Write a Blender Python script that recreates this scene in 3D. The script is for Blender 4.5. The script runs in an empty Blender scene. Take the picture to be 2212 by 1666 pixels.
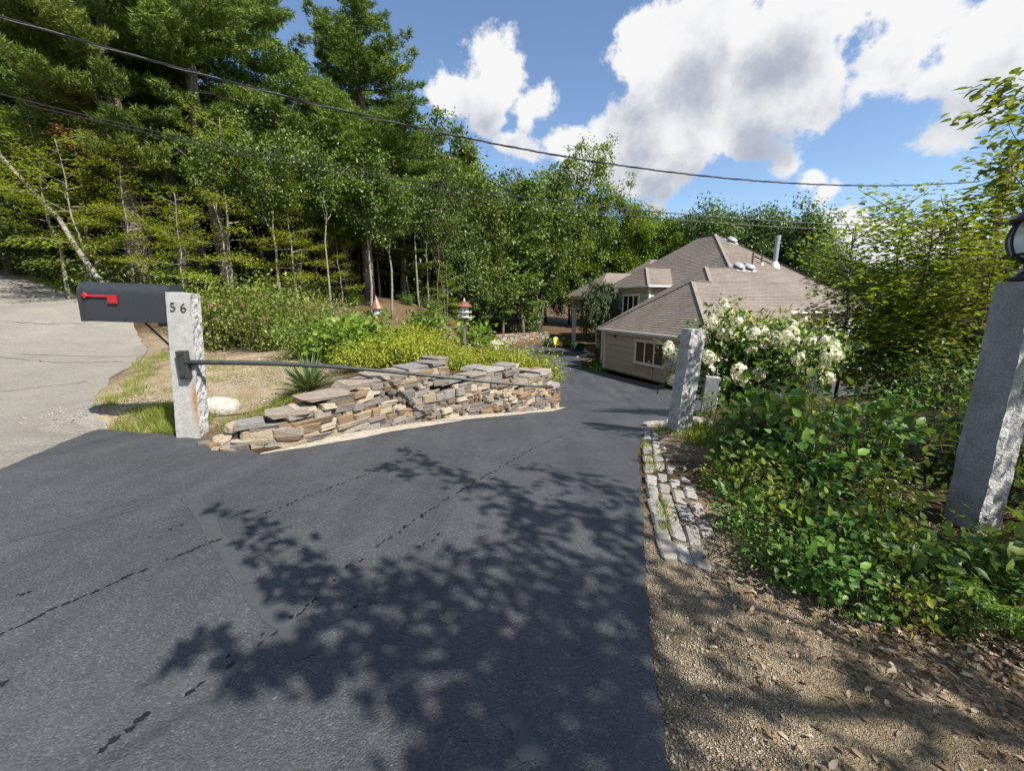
import bpy, bmesh, math, random
import numpy as np
from mathutils import Vector, Matrix
random.seed(7); rng = np.random.default_rng(7)
R = math.radians
scene = bpy.context.scene
COL = scene.collection

# ------------------------------------------------------------------ camera
FPX = 415.0; PITCH = math.atan(85/415.0); CZ = 1.5          # focal length in pixels of a 1024 px wide frame
cp, sp = math.cos(PITCH), math.sin(PITCH)
cam = bpy.data.cameras.new('camera'); camo = bpy.data.objects.new('camera', cam); COL.objects.link(camo)
cam.sensor_width = 36.0; cam.lens = FPX/1024*36.0; cam.clip_start = 0.05; cam.clip_end = 5000
camo.location = (0, 0, CZ); camo.rotation_euler = (R(90)-PITCH, 0, 0)
scene.camera = camo

# ------------------------------------------------------------------ sun and sky
SUN_EL = R(47); SUN_AZ = math.atan2(0.77, -0.64)              # clockwise from +Y
SUN = Vector((math.sin(SUN_AZ)*math.cos(SUN_EL), math.cos(SUN_AZ)*math.cos(SUN_EL), math.sin(SUN_EL)))
sl = bpy.data.lights.new('sun', 'SUN'); sl.energy = 5.0; sl.angle = R(0.53); sl.color = (1.0, 0.95, 0.87)
so = bpy.data.objects.new('sun', sl); COL.objects.link(so)
so.rotation_euler = (-SUN).to_track_quat('-Z', 'Y').to_euler()
scene.view_settings.view_transform = 'Standard'; scene.view_settings.look = 'None'
scene.view_settings.exposure = 0.8; scene.view_settings.gamma = 1.0
scene.cycles.max_bounces = 6; scene.cycles.diffuse_bounces = 3; scene.cycles.transmission_bounces = 4
scene.cycles.transparent_max_bounces = 4; scene.cycles.glossy_bounces = 2
scene.cycles.sample_clamp_indirect = 6.0
scene.cycles.caustics_reflective = False; scene.cycles.caustics_refractive = False
try:
    scene.cycles.use_denoising = True; scene.cycles.denoiser = 'OPENIMAGEDENOISE'
except Exception: pass

# pixel <-> world for measuring positions off the photograph (2212 px wide view of it)
def ray(u, v):
    a = (u-512)/FPX; b = (386-v)/FPX
    return np.array([a, cp+b*sp, -sp+b*cp])
def px(x, y): return x/2.1602, y/2.1602
def at(x, y, Y):
    d = ray(*px(x, y)); p = np.array([0, 0, CZ]) + d*(Y/d[1]); return p

world = bpy.data.worlds.new('World'); scene.world = world; world.use_nodes = True
wt = world.node_tree; wn = wt.nodes; wl = wt.links
for n in list(wn): wn.remove(n)
wout = wn.new('ShaderNodeOutputWorld'); wbg = wn.new('ShaderNodeBackground'); wbg.inputs['Strength'].default_value = 0.105
sky = wn.new('ShaderNodeTexSky'); sky.sky_type = 'NISHITA'; sky.sun_disc = False
sky.sun_elevation = SUN_EL; sky.sun_rotation = SUN_AZ; sky.altitude = 200; sky.air_density = 1.0; sky.dust_density = 0.15; sky.ozone_density = 2.8
# cumulus: soft spheres of directions broken up by noise
CL = [(1075,180,110),(990,225,70),(1160,225,75),(1070,270,80),(1100,140,60),(1130,325,55),
      (1420,130,150),(1560,80,190),(1750,60,165),(1950,20,120),(1420,230,130),(1560,240,150),(1700,190,150),(1360,310,110),(1480,330,110),
      (2080,120,120),(1900,150,105),(2120,215,75),(2200,60,130),(1260,330,80),(1230,300,40),
      (1760,395,55),(1710,375,40),(1800,425,45),(2040,300,60),(1980,330,35),(1415,445,32),(1830,530,60),(1880,550,75),(1980,580,90),(1760,560,40),(1770,250,60)]
ng = bpy.data.node_groups.new('cloud_field', 'ShaderNodeTree')
ng.interface.new_socket('Dir', in_out='INPUT', socket_type='NodeSocketVector')
ng.interface.new_socket('Field', in_out='OUTPUT', socket_type='NodeSocketFloat')
gn, gl = ng.nodes, ng.links
gi = gn.new('NodeGroupInput'); go = gn.new('NodeGroupOutput')
def gmath(op, a, b=None, clamp=False):
    n = gn.new('ShaderNodeMath'); n.operation = op; n.use_clamp = clamp
    for i, x in enumerate((a, b)):
        if x is None: continue
        if isinstance(x, (int, float)): n.inputs[i].default_value = x
        else: gl.new(x, n.inputs[i])
    return n.outputs[0]
nz = gn.new('ShaderNodeTexNoise'); nz.inputs['Scale'].default_value = 4.0; nz.inputs['Detail'].default_value = 2.5
gl.new(gi.outputs[0], nz.inputs['Vector'])
vs = gn.new('ShaderNodeVectorMath'); vs.operation = 'SUBTRACT'; gl.new(nz.outputs['Color'], vs.inputs[0]); vs.inputs[1].default_value = (.5, .5, .5)
vm = gn.new('ShaderNodeVectorMath'); vm.operation = 'SCALE'; gl.new(vs.outputs[0], vm.inputs[0]); vm.inputs['Scale'].default_value = 0.16
va = gn.new('ShaderNodeVectorMath'); va.operation = 'ADD'; gl.new(gi.outputs[0], va.inputs[0]); gl.new(vm.outputs[0], va.inputs[1])
fld = None
for (x, y, r) in CL:
    c = ray(*px(x, y)); c /= np.linalg.norm(c); e = ray(*px(x, y-r)); e /= np.linalg.norm(e)
    rad = float(np.linalg.norm(e-c))
    dn = gn.new('ShaderNodeVectorMath'); dn.operation = 'DISTANCE'; gl.new(va.outputs[0], dn.inputs[0]); dn.inputs[1].default_value = tuple(c)
    f = gmath('SUBTRACT', 1.0, gmath('DIVIDE', dn.outputs['Value'], rad))
    f = gmath('MULTIPLY', f, min(1.0, rad/0.12))
    fld = f if fld is None else gmath('SMOOTH_MAX', fld, f)
    if fld.node.operation == 'SMOOTH_MAX': fld.node.inputs[2].default_value = 0.15
# the rest of the sky, where the camera does not look, carries the same kind of scattered cumulus
nb = gn.new('ShaderNodeTexNoise'); nb.inputs['Scale'].default_value = 2.2; nb.inputs['Detail'].default_value = 1
gl.new(gi.outputs[0], nb.inputs['Vector'])
sx = gn.new('ShaderNodeSeparateXYZ'); gl.new(gi.outputs[0], sx.inputs[0])
away = gmath('MULTIPLY', gmath('SUBTRACT', 0.25, sx.outputs['Y']), 4.0, True)
f2 = gmath('SUBTRACT', gmath('MULTIPLY', gmath('SUBTRACT', nb.outputs['Fac'], 0.5), 3.0), gmath('SUBTRACT', 1.0, away))
fld = gmath('MAXIMUM', fld, f2)
gl.new(fld, go.inputs[0])
tc = wn.new('ShaderNodeTexCoord')
g1 = wn.new('ShaderNodeGroup'); g1.node_tree = ng; wl.new(tc.outputs['Generated'], g1.inputs[0])
off = wn.new('ShaderNodeVectorMath'); off.operation = 'ADD'; wl.new(tc.outputs['Generated'], off.inputs[0]); off.inputs[1].default_value = (0.035, -0.02, 0.075)
g2 = wn.new('ShaderNodeGroup'); g2.node_tree = ng; wl.new(off.outputs[0], g2.inputs[0])
nf = wn.new('ShaderNodeTexNoise'); nf.inputs['Scale'].default_value = 9.0; nf.inputs['Detail'].default_value = 6; nf.inputs['Roughness'].default_value = 0.62
wl.new(tc.outputs['Generated'], nf.inputs['Vector'])
nm = wn.new('ShaderNodeMath'); nm.operation = 'MULTIPLY_ADD'; wl.new(nf.outputs['Fac'], nm.inputs[0]); nm.inputs[1].default_value = 1.45; nm.inputs[2].default_value = -0.70
na = wn.new('ShaderNodeMath'); na.operation = 'ADD'; wl.new(g1.outputs[0], na.inputs[0]); wl.new(nm.outputs[0], na.inputs[1])
nsd = wn.new('ShaderNodeMath'); nsd.operation = 'MULTIPLY_ADD'; wl.new(nf.outputs['Fac'], nsd.inputs[0]); nsd.inputs[1].default_value = 1.5; wl.new(g2.outputs[0], nsd.inputs[2])
mr = wn.new('ShaderNodeMapRange'); mr.interpolation_type = 'SMOOTHSTEP'; wl.new(na.outputs[0], mr.inputs['Value'])
mr.inputs['From Min'].default_value = 0.02; mr.inputs['From Max'].default_value = 0.20
ms = wn.new('ShaderNodeMapRange'); ms.interpolation_type = 'SMOOTHSTEP'; wl.new(nsd.outputs[0], ms.inputs['Value'])
ms.inputs['From Min'].default_value = 0.72; ms.inputs['From Max'].default_value = 1.5
cc = wn.new('ShaderNodeMix'); cc.data_type = 'RGBA'; wl.new(ms.outputs[0], cc.inputs['Factor'])
cc.inputs['A'].default_value = (5.1, 5.1, 5.15, 1); cc.inputs['B'].default_value = (2.35, 2.55, 3.1, 1)
mx = wn.new('ShaderNodeMix'); mx.data_type = 'RGBA'; wl.new(mr.outputs[0], mx.inputs['Factor'])
wl.new(sky.outputs[0], mx.inputs['A']); wl.new(cc.outputs['Result'], mx.inputs['B'])
world.cycles.sampling_method = 'NONE'
wl.new(mx.outputs['Result'], wbg.inputs['Color']); wl.new(wbg.outputs[0], wout.inputs['Surface'])

# ------------------------------------------------------------------ helpers
def tag(o, label=None, cat=None, group=None, kind=None):
    if label: o['label'] = label
    if cat: o['category'] = cat
    if group: o['group'] = group
    if kind: o['kind'] = kind
    return o
def empty(name, loc=(0,0,0), rz=0, label=None, cat=None, group=None, rot=None, scale=None):
    o = bpy.data.objects.new(name, None); COL.objects.link(o); o.empty_display_size = 0.2
    o.location = loc; o.rotation_euler = rot if rot else (0, 0, rz)
    if scale is not None: o.scale = scale if hasattr(scale, '__len__') else (scale,)*3
    return tag(o, label, cat, group)
def link(name, me, parent=None, loc=None, rot=None, scale=None):
    o = bpy.data.objects.new(name, me); COL.objects.link(o)
    if parent: o.parent = parent
    if loc is not None: o.location = loc
    if rot is not None: o.rotation_euler = rot
    if scale is not None: o.scale = scale
    return o
def mesh_np(name, V, faces, mat=None, tint=None, smooth=False, uv=None):
    """V (n,3); faces: list of (m,k) int arrays; tint per face."""
    me = bpy.data.meshes.new(name)
    V = np.asarray(V, np.float32); me.vertices.add(len(V)); me.vertices.foreach_set('co', V.ravel())
    idx = np.concatenate([f.ravel() for f in faces]).astype(np.int32)
    tot = np.concatenate([np.full(len(f), f.shape[1], np.int32) for f in faces])
    st = np.concatenate([[0], np.cumsum(tot)[:-1]]).astype(np.int32)
    me.loops.add(len(idx)); me.loops.foreach_set('vertex_index', idx)
    me.polygons.add(len(tot)); me.polygons.foreach_set('loop_start', st)
    if smooth: me.polygons.foreach_set('use_smooth', np.ones(len(tot), bool))
    if tint is not None:
        a = me.attributes.new('tint', 'FLOAT', 'FACE'); a.data.foreach_set('value', np.asarray(tint, np.float32))
    me.update(calc_edges=True)
    if mat: me.materials.append(mat)
    return me
class MB:
    def __init__(s): s.v = []; s.f = []; s.m = []; s.mi = 0
    def add(s, vs, fs):
        o = len(s.v); s.v += [tuple(map(float, p)) for p in vs]; s.f += [tuple(i+o for i in f) for f in fs]; s.m += [s.mi]*len(fs)
    def box(s, c, d, M=None):
        x, y, z = d[0]/2, d[1]/2, d[2]/2
        vs = [Vector((i*x, j*y, k*z)) for k in (-1, 1) for j in (-1, 1) for i in (-1, 1)]
        if M is not None: vs = [M @ p for p in vs]
        vs = [p+Vector(c) for p in vs]
        s.add(vs, [(0,2,3,1),(4,5,7,6),(0,1,5,4),(2,6,7,3),(0,4,6,2),(1,3,7,5)])
    def span(s, a, b):   # axis aligned box from corner a to corner b
        s.box([(p+q)/2 for p, q in zip(a, b)], [abs(q-p) for p, q in zip(a, b)])
    def beam(s, a, b, w, h, up=(0,0,1)):
        a, b = Vector(a), Vector(b); d = (b-a); L = d.length; d.normalize()
        sd = d.cross(Vector(up)); sd = sd.normalized() if sd.length > 1e-5 else Vector((1,0,0)); u = sd.cross(d)
        M = Matrix((sd, d, u)).transposed(); s.box((a+b)/2, (w, L, h), M)
    def tube(s, pts, rad, n=8, cap=True):
        pts = [Vector(p) for p in pts]
        if not hasattr(rad, '__len__'): rad = [rad]*len(pts)
        vs = []; fs = []; pv = None
        for i, p in enumerate(pts):
            d = (pts[min(i+1, len(pts)-1)]-pts[max(i-1, 0)]).normalized()
            a = d.cross(Vector((0,0,1)) if abs(d.z) < .9 else Vector((1,0,0))).normalized() if pv is None else (pv - d*pv.dot(d)).normalized()
            pv = a; b = d.cross(a)
            vs += [p+(a*math.cos(t)+b*math.sin(t))*rad[i] for t in [2*math.pi*k/n for k in range(n)]]
        for i in range(len(pts)-1):
            for k in range(n):
                fs.append((i*n+k, i*n+(k+1) % n, (i+1)*n+(k+1) % n, (i+1)*n+k))
        if cap: fs += [tuple(range(n))[::-1], tuple((len(pts)-1)*n+k for k in range(n))]
        s.add(vs, fs)
    def lathe(s, prof, n=16, c=(0,0,0), phase=0):
        vs = [(c[0]+r*math.cos(2*math.pi*(k+phase)/n), c[1]+r*math.sin(2*math.pi*(k+phase)/n), c[2]+z) for r, z in prof for k in range(n)]
        fs = [(i*n+k, i*n+(k+1) % n, (i+1)*n+(k+1) % n, (i+1)*n+k) for i in range(len(prof)-1) for k in range(n)]
        fs += [tuple(range(n))[::-1], tuple((len(prof)-1)*n+k for k in range(n))]
        s.add(vs, fs)
    def prism(s, poly, d0, d1, axis='y'):   # poly of (a,b) swept along axis
        n = len(poly)
        def P(a, b, d): return {'y': (a, d, b), 'x': (d, a, b), 'z': (a, b, d)}[axis]
        vs = [P(a, b, d0) for a, b in poly]+[P(a, b, d1) for a, b in poly]
        fs = [(i, (i+1) % n, n+(i+1) % n, n+i) for i in range(n)]+[tuple(range(n))[::-1], tuple(range(n, 2*n))]
        s.add(vs, fs)
    def mesh(s, name, mats, smooth=False, bevel=0, seg=1, auto=None):
        me = bpy.data.meshes.new(name); me.from_pydata(s.v, [], s.f)
        for m in (mats if isinstance(mats, (list, tuple)) else [mats]): me.materials.append(m)
        if any(s.m): me.polygons.foreach_set('material_index', s.m)
        bm = bmesh.new(); bm.from_mesh(me)
        bmesh.ops.recalc_face_normals(bm, faces=bm.faces)
        if bevel: bmesh.ops.bevel(bm, geom=[e for e in bm.edges if len(e.link_faces) == 2 and e.calc_face_angle(0) > .5], offset=bevel, segments=seg, affect='EDGES', profile=.6)
        bm.to_mesh(me); bm.free()
        if smooth:
            me.polygons.foreach_set('use_smooth', [True]*len(me.polygons))
            if auto:
                try: me.set_sharp_from_angle(angle=auto)
                except Exception: pass
        me.update(); return me
    def build(s, name, mats, parent=None, loc=None, rot=None, **k):
        return link(name, s.mesh(name, mats, **k), parent, loc, rot)

# ------------------------------------------------------------------ materials
MATS = {}
def new_mat(name):
    m = bpy.data.materials.new(name); m.use_nodes = True; t = m.node_tree
    for n in list(t.nodes): t.nodes.remove(n)
    out = t.nodes.new('ShaderNodeOutputMaterial'); b = t.nodes.new('ShaderNodeBsdfPrincipled')
    t.links.new(b.outputs[0], out.inputs['Surface'])
    return m, t, b, out
def ramp(t, fac, stops, const=False):
    r = t.nodes.new('ShaderNodeValToRGB'); el = r.color_ramp.elements
    if const: r.color_ramp.interpolation = 'CONSTANT'
    while len(el) < len(stops): el.new(0.5)
    for e, (p, c) in zip(el, stops): e.position = p; e.color = (*c, 1)
    t.links.new(fac, r.inputs[0]); return r.outputs[0]
def noise(t, scale, detail=3, rough=.5, vec=None, coord='Object'):
    n = t.nodes.new('ShaderNodeTexNoise'); n.inputs['Scale'].default_value = scale; n.inputs['Detail'].default_value = detail; n.inputs['Roughness'].default_value = rough
    if vec is None:
        c = t.nodes.new('ShaderNodeTexCoord'); vec = c.outputs[coord]
    t.links.new(vec, n.inputs['Vector']); return n.outputs['Fac']
def mixc(t, fac, a, b, op='MIX'):
    n = t.nodes.new('ShaderNodeMix'); n.data_type = 'RGBA'; n.blend_type = op
    if isinstance(fac, (int, float)): n.inputs['Factor'].default_value = fac
    else: t.links.new(fac, n.inputs['Factor'])
    for k, x in (('A', a), ('B', b)):
        if isinstance(x, tuple): n.inputs[k].default_value = (*x, 1)
        else: t.links.new(x, n.inputs[k])
    return n.outputs['Result']
def bump(t, b, h, dist, strength=1.0):
    n = t.nodes.new('ShaderNodeBump'); n.inputs['Distance'].default_value = dist; n.inputs['Strength'].default_value = strength
    t.links.new(h, n.inputs['Height']); t.links.new(n.outputs[0], b.inputs['Normal']); return n
def plain(name, c, rough=.5, metal=0, spec=.5, var=.12, scale=6, bmp=0, bscale=40, emit=None):
    if name in MATS: return MATS[name]
    m, t, b, o = new_mat(name)
    col = ramp(t, noise(t, scale, 4), [(.3, tuple(x*(1-var) for x in c)), (.7, tuple(min(1, x*(1+var)) for x in c))])
    t.links.new(col, b.inputs['Base Color'])
    b.inputs['Roughness'].default_value = rough; b.inputs['Metallic'].default_value = metal; b.inputs['Specular IOR Level'].default_value = spec
    if bmp: bump(t, b, noise(t, bscale, 4), bmp)
    MATS[name] = m; return m
def leaf_mat(name, dark, mid, light, trans=.3, rough=.45, objvar=.25, spec=.4):
    if name in MATS: return MATS[name]
    m, t, b, o = new_mat(name)
    a = t.nodes.new('ShaderNodeAttribute'); a.attribute_name = 'tint'
    col = ramp(t, a.outputs['Fac'], [(0, dark), (.55, mid), (1, light)])
    oi = t.nodes.new('ShaderNodeObjectInfo')
    hs = t.nodes.new('ShaderNodeHueSaturation'); t.links.new(col, hs.inputs['Color'])
    mp = t.nodes.new('ShaderNodeMapRange'); t.links.new(oi.outputs['Random'], mp.inputs['Value']); mp.inputs['To Min'].default_value = 1-objvar; mp.inputs['To Max'].default_value = 1+objvar
    t.links.new(mp.outputs[0], hs.inputs['Value'])
    mh = t.nodes.new('ShaderNodeMapRange'); t.links.new(oi.outputs['Random'], mh.inputs['Value']); mh.inputs['To Min'].default_value = .485; mh.inputs['To Max'].default_value = .515
    t.links.new(mh.outputs[0], hs.inputs['Hue'])
    t.links.new(hs.outputs[0], b.inputs['Base Color']); b.inputs['Roughness'].default_value = rough; b.inputs['Specular IOR Level'].default_value = spec
    tr = t.nodes.new('ShaderNodeBsdfTranslucent'); tcol = mixc(t, .5, hs.outputs[0], (mid[0]*1.9, mid[1]*1.7, mid[2]*.7)); t.links.new(tcol, tr.inputs['Color'])
    ms_ = t.nodes.new('ShaderNodeMixShader'); ms_.inputs[0].default_value = trans
    t.links.new(b.outputs[0], ms_.inputs[1]); t.links.new(tr.outputs[0], ms_.inputs[2]); t.links.new(ms_.outputs[0], o.inputs['Surface'])
    MATS[name] = m; return m
def bark_mat(name, a, c, scale=14, stretch=.18):
    if name in MATS: return MATS[name]
    m, t, b, o = new_mat(name)
    tc = t.nodes.new('ShaderNodeTexCoord'); mp = t.nodes.new('ShaderNodeMapping'); mp.inputs['Scale'].default_value = (1, 1, stretch); t.links.new(tc.outputs['Object'], mp.inputs['Vector'])
    f = noise(t, scale, 5, .65, mp.outputs[0])
    t.links.new(ramp(t, f, [(.3, a), (.68, c)]), b.inputs['Base Color']); b.inputs['Roughness'].default_value = .9; b.inputs['Specular IOR Level'].default_value = .2
    bump(t, b, f, .03); MATS[name] = m; return m
# ------------------------------------------------------------------ terrain heights
_py = [-50,3,5,7,9,12,15,18,21,25,40,60,400]; _pz = [.05,0,-.15,-.45,-.87,-1.62,-2.35,-2.88,-3.08,-3.15,-3.2,-3.25,-3.3]
_qy = [-50,5,9,12,15,18,25,60,400]; _qz = [.0,-.3,-1.5,-2.7,-2.98,-3.02,-3.12,-3.25,-3.3]
def sstep(x, a, b):
    t = np.clip((np.asarray(x, float)-a)/(b-a), 0, 1); return t*t*(3-2*t)
def zd(x, y):
    a = np.interp(y, _py, _pz); b = np.minimum(a, np.interp(y, _qy, _qz)); w = sstep(x, 3.5, 9)
    return a*(1-w)+b*w
def on_drive(x, y):
    d = ray(*px(x, y)); o = np.array([0, 0, CZ]); ts = np.arange(.5, 120, .01)
    P = o[None]+d[None]*ts[:, None]; k = np.argmax(P[:, 2] < zd(P[:, 0], P[:, 1])); return P[k]
def z2(x, y): return ((550+x/1.843)*2.1602/2.988, (850+y/1.843)*2.1602/2.988)
wall_edge = [tuple(on_drive(*z2(*p))[:2]) for p in [(420,945),(700,905),(1000,852),(1250,803),(1600,748),(1850,724),(2020,707)]]
wall_face = [tuple(on_drive(*z2(*p))[:2]) for p in [(300,920),(600,885),(900,830),(1250,775),(1560,728),(1800,708)]]+[(1.0,8.75),(1.02,9.15),(.82,9.5)]
HC = np.array([9.63, 20.1]); HROT = math.atan2(.37355, .92761); HE2 = np.array([.92761, .37355]); HE1 = np.array([-.37355, .92761])
def hw(t, s): return HC+HE2*t+HE1*s
DRIVE = [(-3.2,-5),(-4.1,1.5),(-4.74,3.6),(-5.5,5.3),(-5.2,5.2),(-4.75,5.05),(-4.2,4.9),(-3.5,4.6),(-2.9,4.28)] + wall_edge + \
        [(1.28,9.3),(1.22,9.9),(1.1,11),(1.0,13),(.95,18),(1.5,24),(2.0,28),(1.0,33),(-1.0,37),(-2.4,41.2),(.8,43.6),(3.8,45.8),(5.2,44.2),(6.2,40),(6.6,36),(5.3,31.5),(4.9,28.6),(5.6,27.3)] + \
        [tuple(hw(-.75,7.6)),tuple(hw(-.55,0)),tuple(hw(-.3,-.35)),tuple(hw(9,-.35)),(30,27),(38,24),(30,19),(20,15.6),(14,14.0),(10,12.6),(7,10.8),(4.7,8.8),(2.95,6.7),(2.1,5.75),(1.68,5.1),(1.3,4.05),(.95,2.82),(.68,1.8),(.55,1.3),(.45,.8),(.3,-5)]
DRIVE_H = DRIVE[:8]+[(-3.1,4.3)]+wall_face+DRIVE[9+len(wall_edge)+1:]   # with the foot of the wall instead of the asphalt edge
STREET = [(-3.0,-5),(-3.9,1.5),(-4.55,3.6),(-5.35,5.38),(-5.75,5.6),(-6.6,6.4),(-7.5,7.6),(-8.1,8.9),(-9.1,10.3),(-11.2,12.4),(-15,15),(-19.5,17.5),(-27,21),(-36,24),(-39,17),(-28,13.2),(-20,9.5),(-15,5),(-13,0),(-12,-5)]
def sdist(x, y, poly):
    x = np.asarray(x, float).ravel(); y = np.asarray(y, float).ravel(); d = np.full(len(x), 1e9); ins = np.zeros(len(x), bool)
    for (ax, ay), (bx, by) in zip(poly, poly[1:]+poly[:1]):
        ex, ey = bx-ax, by-ay; t = np.clip(((x-ax)*ex+(y-ay)*ey)/(ex*ex+ey*ey+1e-12), 0, 1)
        d = np.minimum(d, np.hypot(x-ax-t*ex, y-ay-t*ey))
        c = (ay > y) != (by > y)
        with np.errstate(divide='ignore', invalid='ignore'): ins ^= c & (x < (bx-ax)*(y-ay)/(by-ay+1e-15)+ax)
    return np.where(ins, -d, d)
CP = [  # x, y, z of the ground beside the drive
 (-3.4,5.6,.02),(-3.2,5.0,.05),(-2.6,5.4,.3),(-2.0,6.2,.40),(-1.6,7.1,.36),(-1.1,7.6,.2),(-.6,8.3,.02),(.0,8.9,-.25),(.5,9.6,-.35),(.35,10.6,-.55),(.3,11.6,-.85),(.5,13.5,-1.8),(.4,18,-2.7),(.9,24,-3.0),(1.4,28,-3.1),(.3,33,-3.1),(-1.8,37,-3.1),
 (-4.3,5.5,.0),(-5.1,5.8,.0),(-6,6.6,.0),(-7.4,8,.1),(-8.1,9,.18),(-9.1,10.4,.3),(-11,12.5,.85),(-15,15.2,1.6),(-19.5,17.7,2.3),(-27,21.3,3.2),(-36,24.3,4.0),
 (-4.6,1.5,0),(-7,2,.02),(-10,4,.1),(-11,8,.3),(-15,5,.5),(-20,9.5,1.6),(-28,13,2.6),(-13,0,.2),(-17,11,1.25),
 (-4.5,7.5,.12),(-5.8,8.5,.15),(-3.5,9.5,.25),(-6,11,.3),(-8.5,12.5,.45),(-2,10.5,.0),(-.8,12,-.7),(-1.7,15,-.12),(-3.5,13,.2),(-5.1,16.5,.15),(-9.8,17,1.45),(-13.5,14.5,1.65),(-7,20,.95),(-2.9,24,.15),(-1.2,20,-1.3),(-2.5,30,-.9),(-5,34,-.6),
 (-12,25,2.2),(-20,25,3),(-8,30,1.4),(-4,44,-1.4),(-2.6,42.5,-2.3),(1,45.2,-2.5),(4,47.5,-2.7),(-15,45,2.5),(-30,35,4),(-40,15,3.2),(0,60,-1.5),(12,62,-2.4),(8,48,-3.1),(7,40,-3.1),(7.5,34,-3.1),
 (2.2,5.2,-.12),(3.0,5.9,-.18),(2.6,4.4,-.05),(3.9,7.1,-.24),(5.5,7.6,-.3),(7.5,8.4,-.4),(10,9.5,-.6),(14,11,-.9),(20,12.5,-1.1),(30,15.5,-1.2),
 (1.5,3.2,0),(1.2,1.5,.01),(2,2.4,.02),(3,2.5,.04),(3,.5,.03),(6,5,.08),(6,1,.2),(10,4,.2),(18,7,.3),(1,-4,.03),(8,-5,.3),
 (6.5,9.9,-1.3),(9.8,12.1,-2.5),(14,13.5,-2.85),(20,15.1,-2.95),(36,20,-3.0),(40,26,-3.2),(20,30,-3.2),(26,45,-3.3),(12,30,-3.15),
 (-60,60,6),(-120,20,8),(-120,-60,3),(0,-60,0),(80,-40,1),(120,40,-5),(60,90,-5),(0,120,0),(-60,160,8),(100,160,-5),(300,100,-8),(-300,100,15),(0,400,5),(0,-300,0),(300,-200,0),(-300,-200,4)]
CP = np.array(CP, float)
def _phi(r2): return np.where(r2 > 0, .5*r2*np.log(r2+1e-12), 0)
_n = len(CP); _A = np.zeros((_n+3, _n+3))
_A[:_n,:_n] = _phi((CP[:,None,0]-CP[None,:,0])**2+(CP[:,None,1]-CP[None,:,1])**2)+np.eye(_n)*.02
_A[:_n,_n:] = np.c_[np.ones(_n), CP[:,:2]]; _A[_n:,:_n] = _A[:_n,_n:].T
_W = np.linalg.solve(_A, np.r_[CP[:,2], 0, 0, 0])
def tps(x, y):
    x = np.asarray(x, float).ravel(); y = np.asarray(y, float).ravel(); out = np.zeros(len(x))
    for i in range(0, len(x), 20000):
        a, b = x[i:i+20000], y[i:i+20000]
        out[i:i+20000] = _phi((a[:,None]-CP[None,:,0])**2+(b[:,None]-CP[None,:,1])**2) @ _W[:_n] + _W[_n]+_W[_n+1]*a+_W[_n+2]*b
    return out
def H(x, y):
    """height of the finished ground"""
    sd = sdist(x, y, DRIVE_H); w = sstep(sd, .10, .36)
    return zd(np.asarray(x, float).ravel(), np.asarray(y, float).ravel())*(1-w)+tps(x, y)*w
def h1(x, y): return float(H([x], [y])[0])

# ------------------------------------------------------------------ ground sheet
def axis(segs):
    out = []
    for a, b, d in segs: out += list(np.arange(a, b-1e-6, d))
    return np.array(out+[segs[-1][1]])
gx = axis([(-900,-200,140),(-200,-60,20),(-60,-20,2.5),(-20,-7,.6),(-7,5,.13),(5,14,.4),(14,40,1.5),(40,100,8),(100,900,100)])
gy = axis([(-400,-40,60),(-40,-6,4),(-6,0,.6),(0,10.5,.13),(10.5,30,.5),(30,60,1.0),(60,140,6),(140,1200,110)])
X, Y = np.meshgrid(gx, gy); xs, ys = X.ravel(), Y.ravel()
sdD = sdist(xs, ys, DRIVE); sdS = sdist(xs, ys, STREET)
Z = H(xs, ys) - .10*sstep(-sdD, 0.02, .35) - .10*sstep(-sdS, .02, .4)
Z += np.where((sdD > .5) & (sdS > .2), .02*np.sin(xs*2.3+np.sin(ys*1.7))*np.cos(ys*2.9), 0)
nx, ny = len(gx), len(gy)
i0 = (np.arange(ny-1)[:,None]*nx+np.arange(nx-1)[None]).ravel()
gm = mesh_np('ground', np.c_[xs, ys, Z], [np.c_[i0, i0+1, i0+nx+1, i0+nx]], smooth=True)
# soil colours by place: sand by the street, bark mulch under the trees, gravel on the verge, leaf litter elsewhere
litter = np.array([.11,.075,.045]); sand = np.array([.50,.41,.30]); mulch = np.array([.19,.13,.085]); gravel = np.array([.33,.27,.195]); grass = np.array([.12,.15,.035]); soil = np.array([.12,.085,.05])
def blob(cx, cy, rx, ry, soft=.5): return 1-sstep(np.hypot((xs-cx)/rx, (ys-cy)/ry), 1-soft, 1)
gc = np.tile(litter, (len(xs), 1))
def lay(c, w):
    global gc
    gc = gc*(1-w[:,None])+c*w[:,None]
lay(sand*.8, blob(-8.8,10.2,2.6,3.4)); lay(grass, blob(-19,17.5,9,3.2)); lay(sand*.9, blob(-24,19.5,9,2.2))
lay(mulch, blob(-5.5,19,6,7)); lay(sand, blob(-5.2,7.6,3.0,4.6)); lay(soil, blob(-4,12,3.5,3)); lay(sand, blob(-4.7,5.6,1.2,1.1))
lay(soil*1.1, blob(-1.0,8.0,1.6,2.4)); lay(mulch, blob(5,48,5,3))
lay(gravel, blob(1.3,1.3,1.5,2.3,.4)); lay(gravel*1.1, blob(1.9,4.6,.7,1.2)); lay(np.array([.34,.27,.19]), blob(3.2,.8,1.8,1.6,.6)); lay(soil*.7, blob(4.5,5,2.6,2.8))
ca = gm.color_attributes.new('gcol', 'FLOAT_COLOR', 'POINT'); ca.data.foreach_set('color', np.c_[gc, np.ones(len(gc))].astype(np.float32).ravel())
m, t, b, o = new_mat('earth')
a = t.nodes.new('ShaderNodeAttribute'); a.attribute_name = 'gcol'
f = noise(t, 3.5, 6, .7); f2 = noise(t, 55, 4, .7); f3 = noise(t, 160, 2, .6)
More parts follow.
